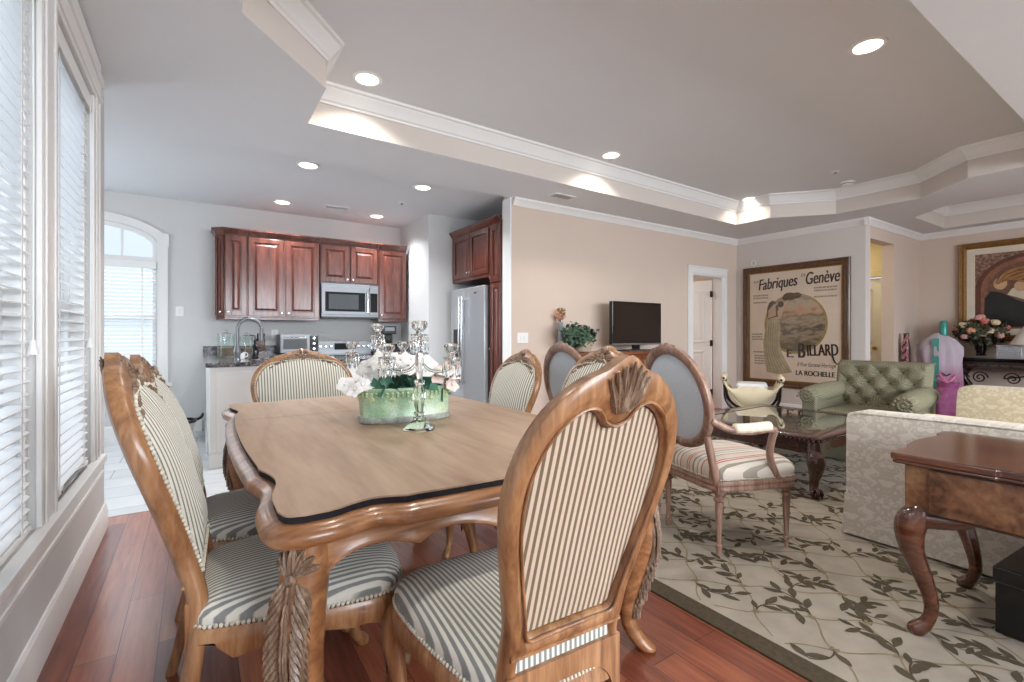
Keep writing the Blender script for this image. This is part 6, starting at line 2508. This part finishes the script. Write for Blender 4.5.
def side_cab(name, label, cat, y0, y1, z0, z1, doors, xf=2.95, crown=True, knobz=None, depth=.62):
    """cabinet against the right kitchen wall, facing -x; local x -> world -y"""
    r = thing(name, label, cat, (xf, (y0 + y1) / 2, 0), -PI / 2)
    w = (y1 - y0) / 2
    MB().box(-w, w, 0, depth, z0, z1).build('carcass', CHERRY, r, smooth=0, bevel=.002)
    for (a, b, c, d, kn) in doors:
        cab_door(r, -w + a, -w + b, c, d, 0, kn and (-w + kn[0], kn[1]))
    if crown:
        crown_strip(MB(), [(-w - .0, 0), (w, 0)], z1 - .012).build('crown', CHERRY, r, smooth=30)
    return r


side_cab('refrigerator_cabinet', 'two-door cherry cabinet mounted above the refrigerator', 'cabinet', 4.915, 5.935, 1.895, 2.53,
         [(.06, .52, .0 + 1.94, 2.49, (.49, 1.99)), (.53, .99, 1.94, 2.49, (.56, 1.99))], depth=.7)
side_cab('pantry_cabinet', 'tall cherry pantry cabinet between the refrigerator and the wall end', 'cabinet', 4.665, 4.91, .0, 2.53,
         [(.01, .235, 1.82, 2.49, (.04, 1.87)), (.01, .235, .12, 1.80, (.04, 1.02))], depth=.7)

# enamel basket by the kitchen wall
eb = thing('enamel_basket', 'cream basket with a black rim on the tile floor by the kitchen wall', 'basket', (-.275, 6.45, .004), math.radians(8))
m = MB()
m.rings([[(x * q, y * q, z) for x, y in oval(.26, .16, 3)] for q, z in ((.8, .02), (.84, .03), (1.0, .21), (.97, .21), (.81, .04), (.1, .036))])
m.build('tub', plain('cream_enamel', '#d6d1c0', .4), eb, smooth=40)
m = MB()
m.rings([[(x * q, y * q, z) for x, y in oval(.26, .16, 3)] for q, z in ((1.0, .205), (1.05, .212), (1.05, .235), (.97, .238), (.96, .205))], caps=False)
m.build('rim', BLACK, eb, smooth=40)
m = MB()
m.rings([[(x * q, y * q, z) for x, y in oval(.26, .16, 3)] for q, z in ((.80, .0), (.83, .0), (.845, .03), (.80, .03))])
m.build('base_band', BLACK, eb, smooth=40)
MB().tube(cr([(.26, 0, .225), (.295, 0, .232), (.325, 0, .255), (.335, 0, .295)], 5), [.016] * 13 + [.012, .01, .008], 8).build('handle', BLACK, eb, smooth=60)
m = MB()
for (x, z, w_, h__) in ((-.03, .13, .012, .04), (-.012, .12, .02, .012), (.012, .13, .014, .03), (.035, .145, .016, .02), (-.05, .11, .014, .02)):
    m.obox((x, -.139 - (z - .03) * .13, z), (w_, .004, h__), Matrix.Rotation(math.radians(-8), 3, 'X'))
m.build('painted_mark', BLACK, eb, smooth=0)

# wall plates
for lab, loc, rz, gangs in (('white switch plate on the kitchen wall beside the arched window', (-.175, KY - .001, 1.475), 0, 1),
                            ('white double switch plate on the beige wall behind the dining chairs', (3.13, TVY - .001, 1.155), 0, 2),
                            ('white outlet plate on the kitchen wall above the counter', (.86, KY - .001, 1.20), 0, 1)):
    s = thing('switch_plate', lab, 'switch', loc, rz)
    w_ = .036 * gangs + .004
    MB().box(-w_, w_, -.006, 0, -.058, .058).build('plate', WHITE, s, smooth=0, bevel=.002)
    for g_ in range(gangs):
        x = (g_ - (gangs - 1) / 2) * .046
        MB().box(x - .016, x + .016, -.010, -.006, -.033, .033).build('rocker', TRIM, s, smooth=0, bevel=.002)


# ---------------------------------------------------------------- ceiling fittings
def can_light(label, loc, power, group, col=(1.0, .93, .83)):
    r = thing('recessed_light', label, 'ceiling light', loc, 0, group)
    MB().lathe([(.078, -.001), (.080, -.006), (.098, -.008), (.104, -.004), (.104, .0), (.078, .0)], (0, 0, 0), 32, caps=False).build('trim_ring', WHITE, r, smooth=40)
    MB().lathe([(.0, -.0045), (.079, -.0045), (.079, -.002), (.0, -.002)], (0, 0, 0), 28, caps=False).build('lens', LENS, r, smooth=0)
    area_light('lamp_light', (0, 0, -.012), (0, 0, 0), .15, .15, power, col, 'DISK', r, math.radians(130))
    return r


tray = [(1.03, 3.45, 'recessed light at the tray corner above the dining table'), (3.57, 3.53, 'recessed light in the middle of the long far tray edge'),
        (6.30, 3.62, 'recessed light in the far tray corner near the poster wall'), (3.59, 1.28, 'large bright recessed light nearest us at upper right'),
        (6.39, 1.37, 'recessed light near the right-hand tray crown'), (1.03, 1.28, 'recessed light above the viewpoint, just out of sight')]
for x, y, lab in tray:
    can_light(lab, (x, y, ZT), LAMP_W, 'recessed lights of the tray ceiling')
for x, y, lab in ((.89, 4.88, 'recessed kitchen light nearest the dining side on the left'), (2.08, 4.92, 'recessed kitchen light nearest the refrigerator'),
                  (.875, 6.42, 'recessed kitchen light at far left above the wall cabinets'), (2.06, 6.47, 'recessed kitchen light at far right above the microwave')):
    can_light(lab, (x, y, ZK), LAMP_W * 1.8, 'recessed lights of the kitchen ceiling', (.93, .96, 1.0))


def vent(label, loc, rz, L, W):
    r = thing('ceiling_vent', label, 'vent', loc, rz)
    m = MB()
    m.box(-L, L, -W, -W + .02, -.008, 0).box(-L, L, W - .02, W, -.008, 0).box(-L, -L + .02, -W + .02, W - .02, -.008, 0).box(L - .02, L, -W + .02, W - .02, -.008, 0)
    m.build('frame', WHITE, r, smooth=0, bevel=.002)
    MB().box(-L + .02, L - .02, -W + .02, W - .02, -.002, -.0005).build('dark_opening', BLACK, r, smooth=0)
    m = MB()
    n = int((2 * W - .04) / .016)
    for i in range(n):
        y = -W + .028 + i * .016
        m.obox((0, y, -.006), (2 * L - .04, .010, .0015), Matrix.Rotation(math.radians(35), 3, 'X'))
    m.build('louvres', TRIM, r, smooth=0)


vent('white air vent in the soffit above the beige wall end', (3.42, 4.14, ZC), 0, .15, .075)
vent('white air vent in the kitchen ceiling above the wall cabinets', (1.50, 6.30, ZK), 0, .15, .075)
sd = thing('smoke_detector', 'round white smoke detector on the tray ceiling', 'smoke detector', (6.60, 2.56, ZT))
MB().lathe([(.075, 0), (.075, -.012), (.07, -.015), (.07, -.02), (.066, -.02), (.066, -.03), (.05, -.045), (0, -.047)], (0, 0, 0), 28).build('body', WHITE, sd, smooth=35)
MB().lathe([(.0665, -.021), (.069, -.024), (.0665, -.028)], (0, 0, 0), 28, caps=False).build('dark_slot', BLACK, sd)
for lab, loc in (('small sprinkler cap on the tray ceiling beside the smoke detector', (6.05, 2.47, ZT)), ('small sprinkler cap on the kitchen ceiling near the refrigerator', (2.10, 5.62, ZK))):
    s = thing('sprinkler_cap', lab, 'sprinkler', loc)
    MB().lathe([(.04, 0), (.04, -.004), (.03, -.008), (0, -.008)], (0, 0, 0), 20).build('cap', WHITE, s)
    MB().lathe([(.012, -.008), (.012, -.02), (.02, -.022), (.02, -.025), (0, -.025)], (0, 0, 0), 12).build('deflector', NICK, s)
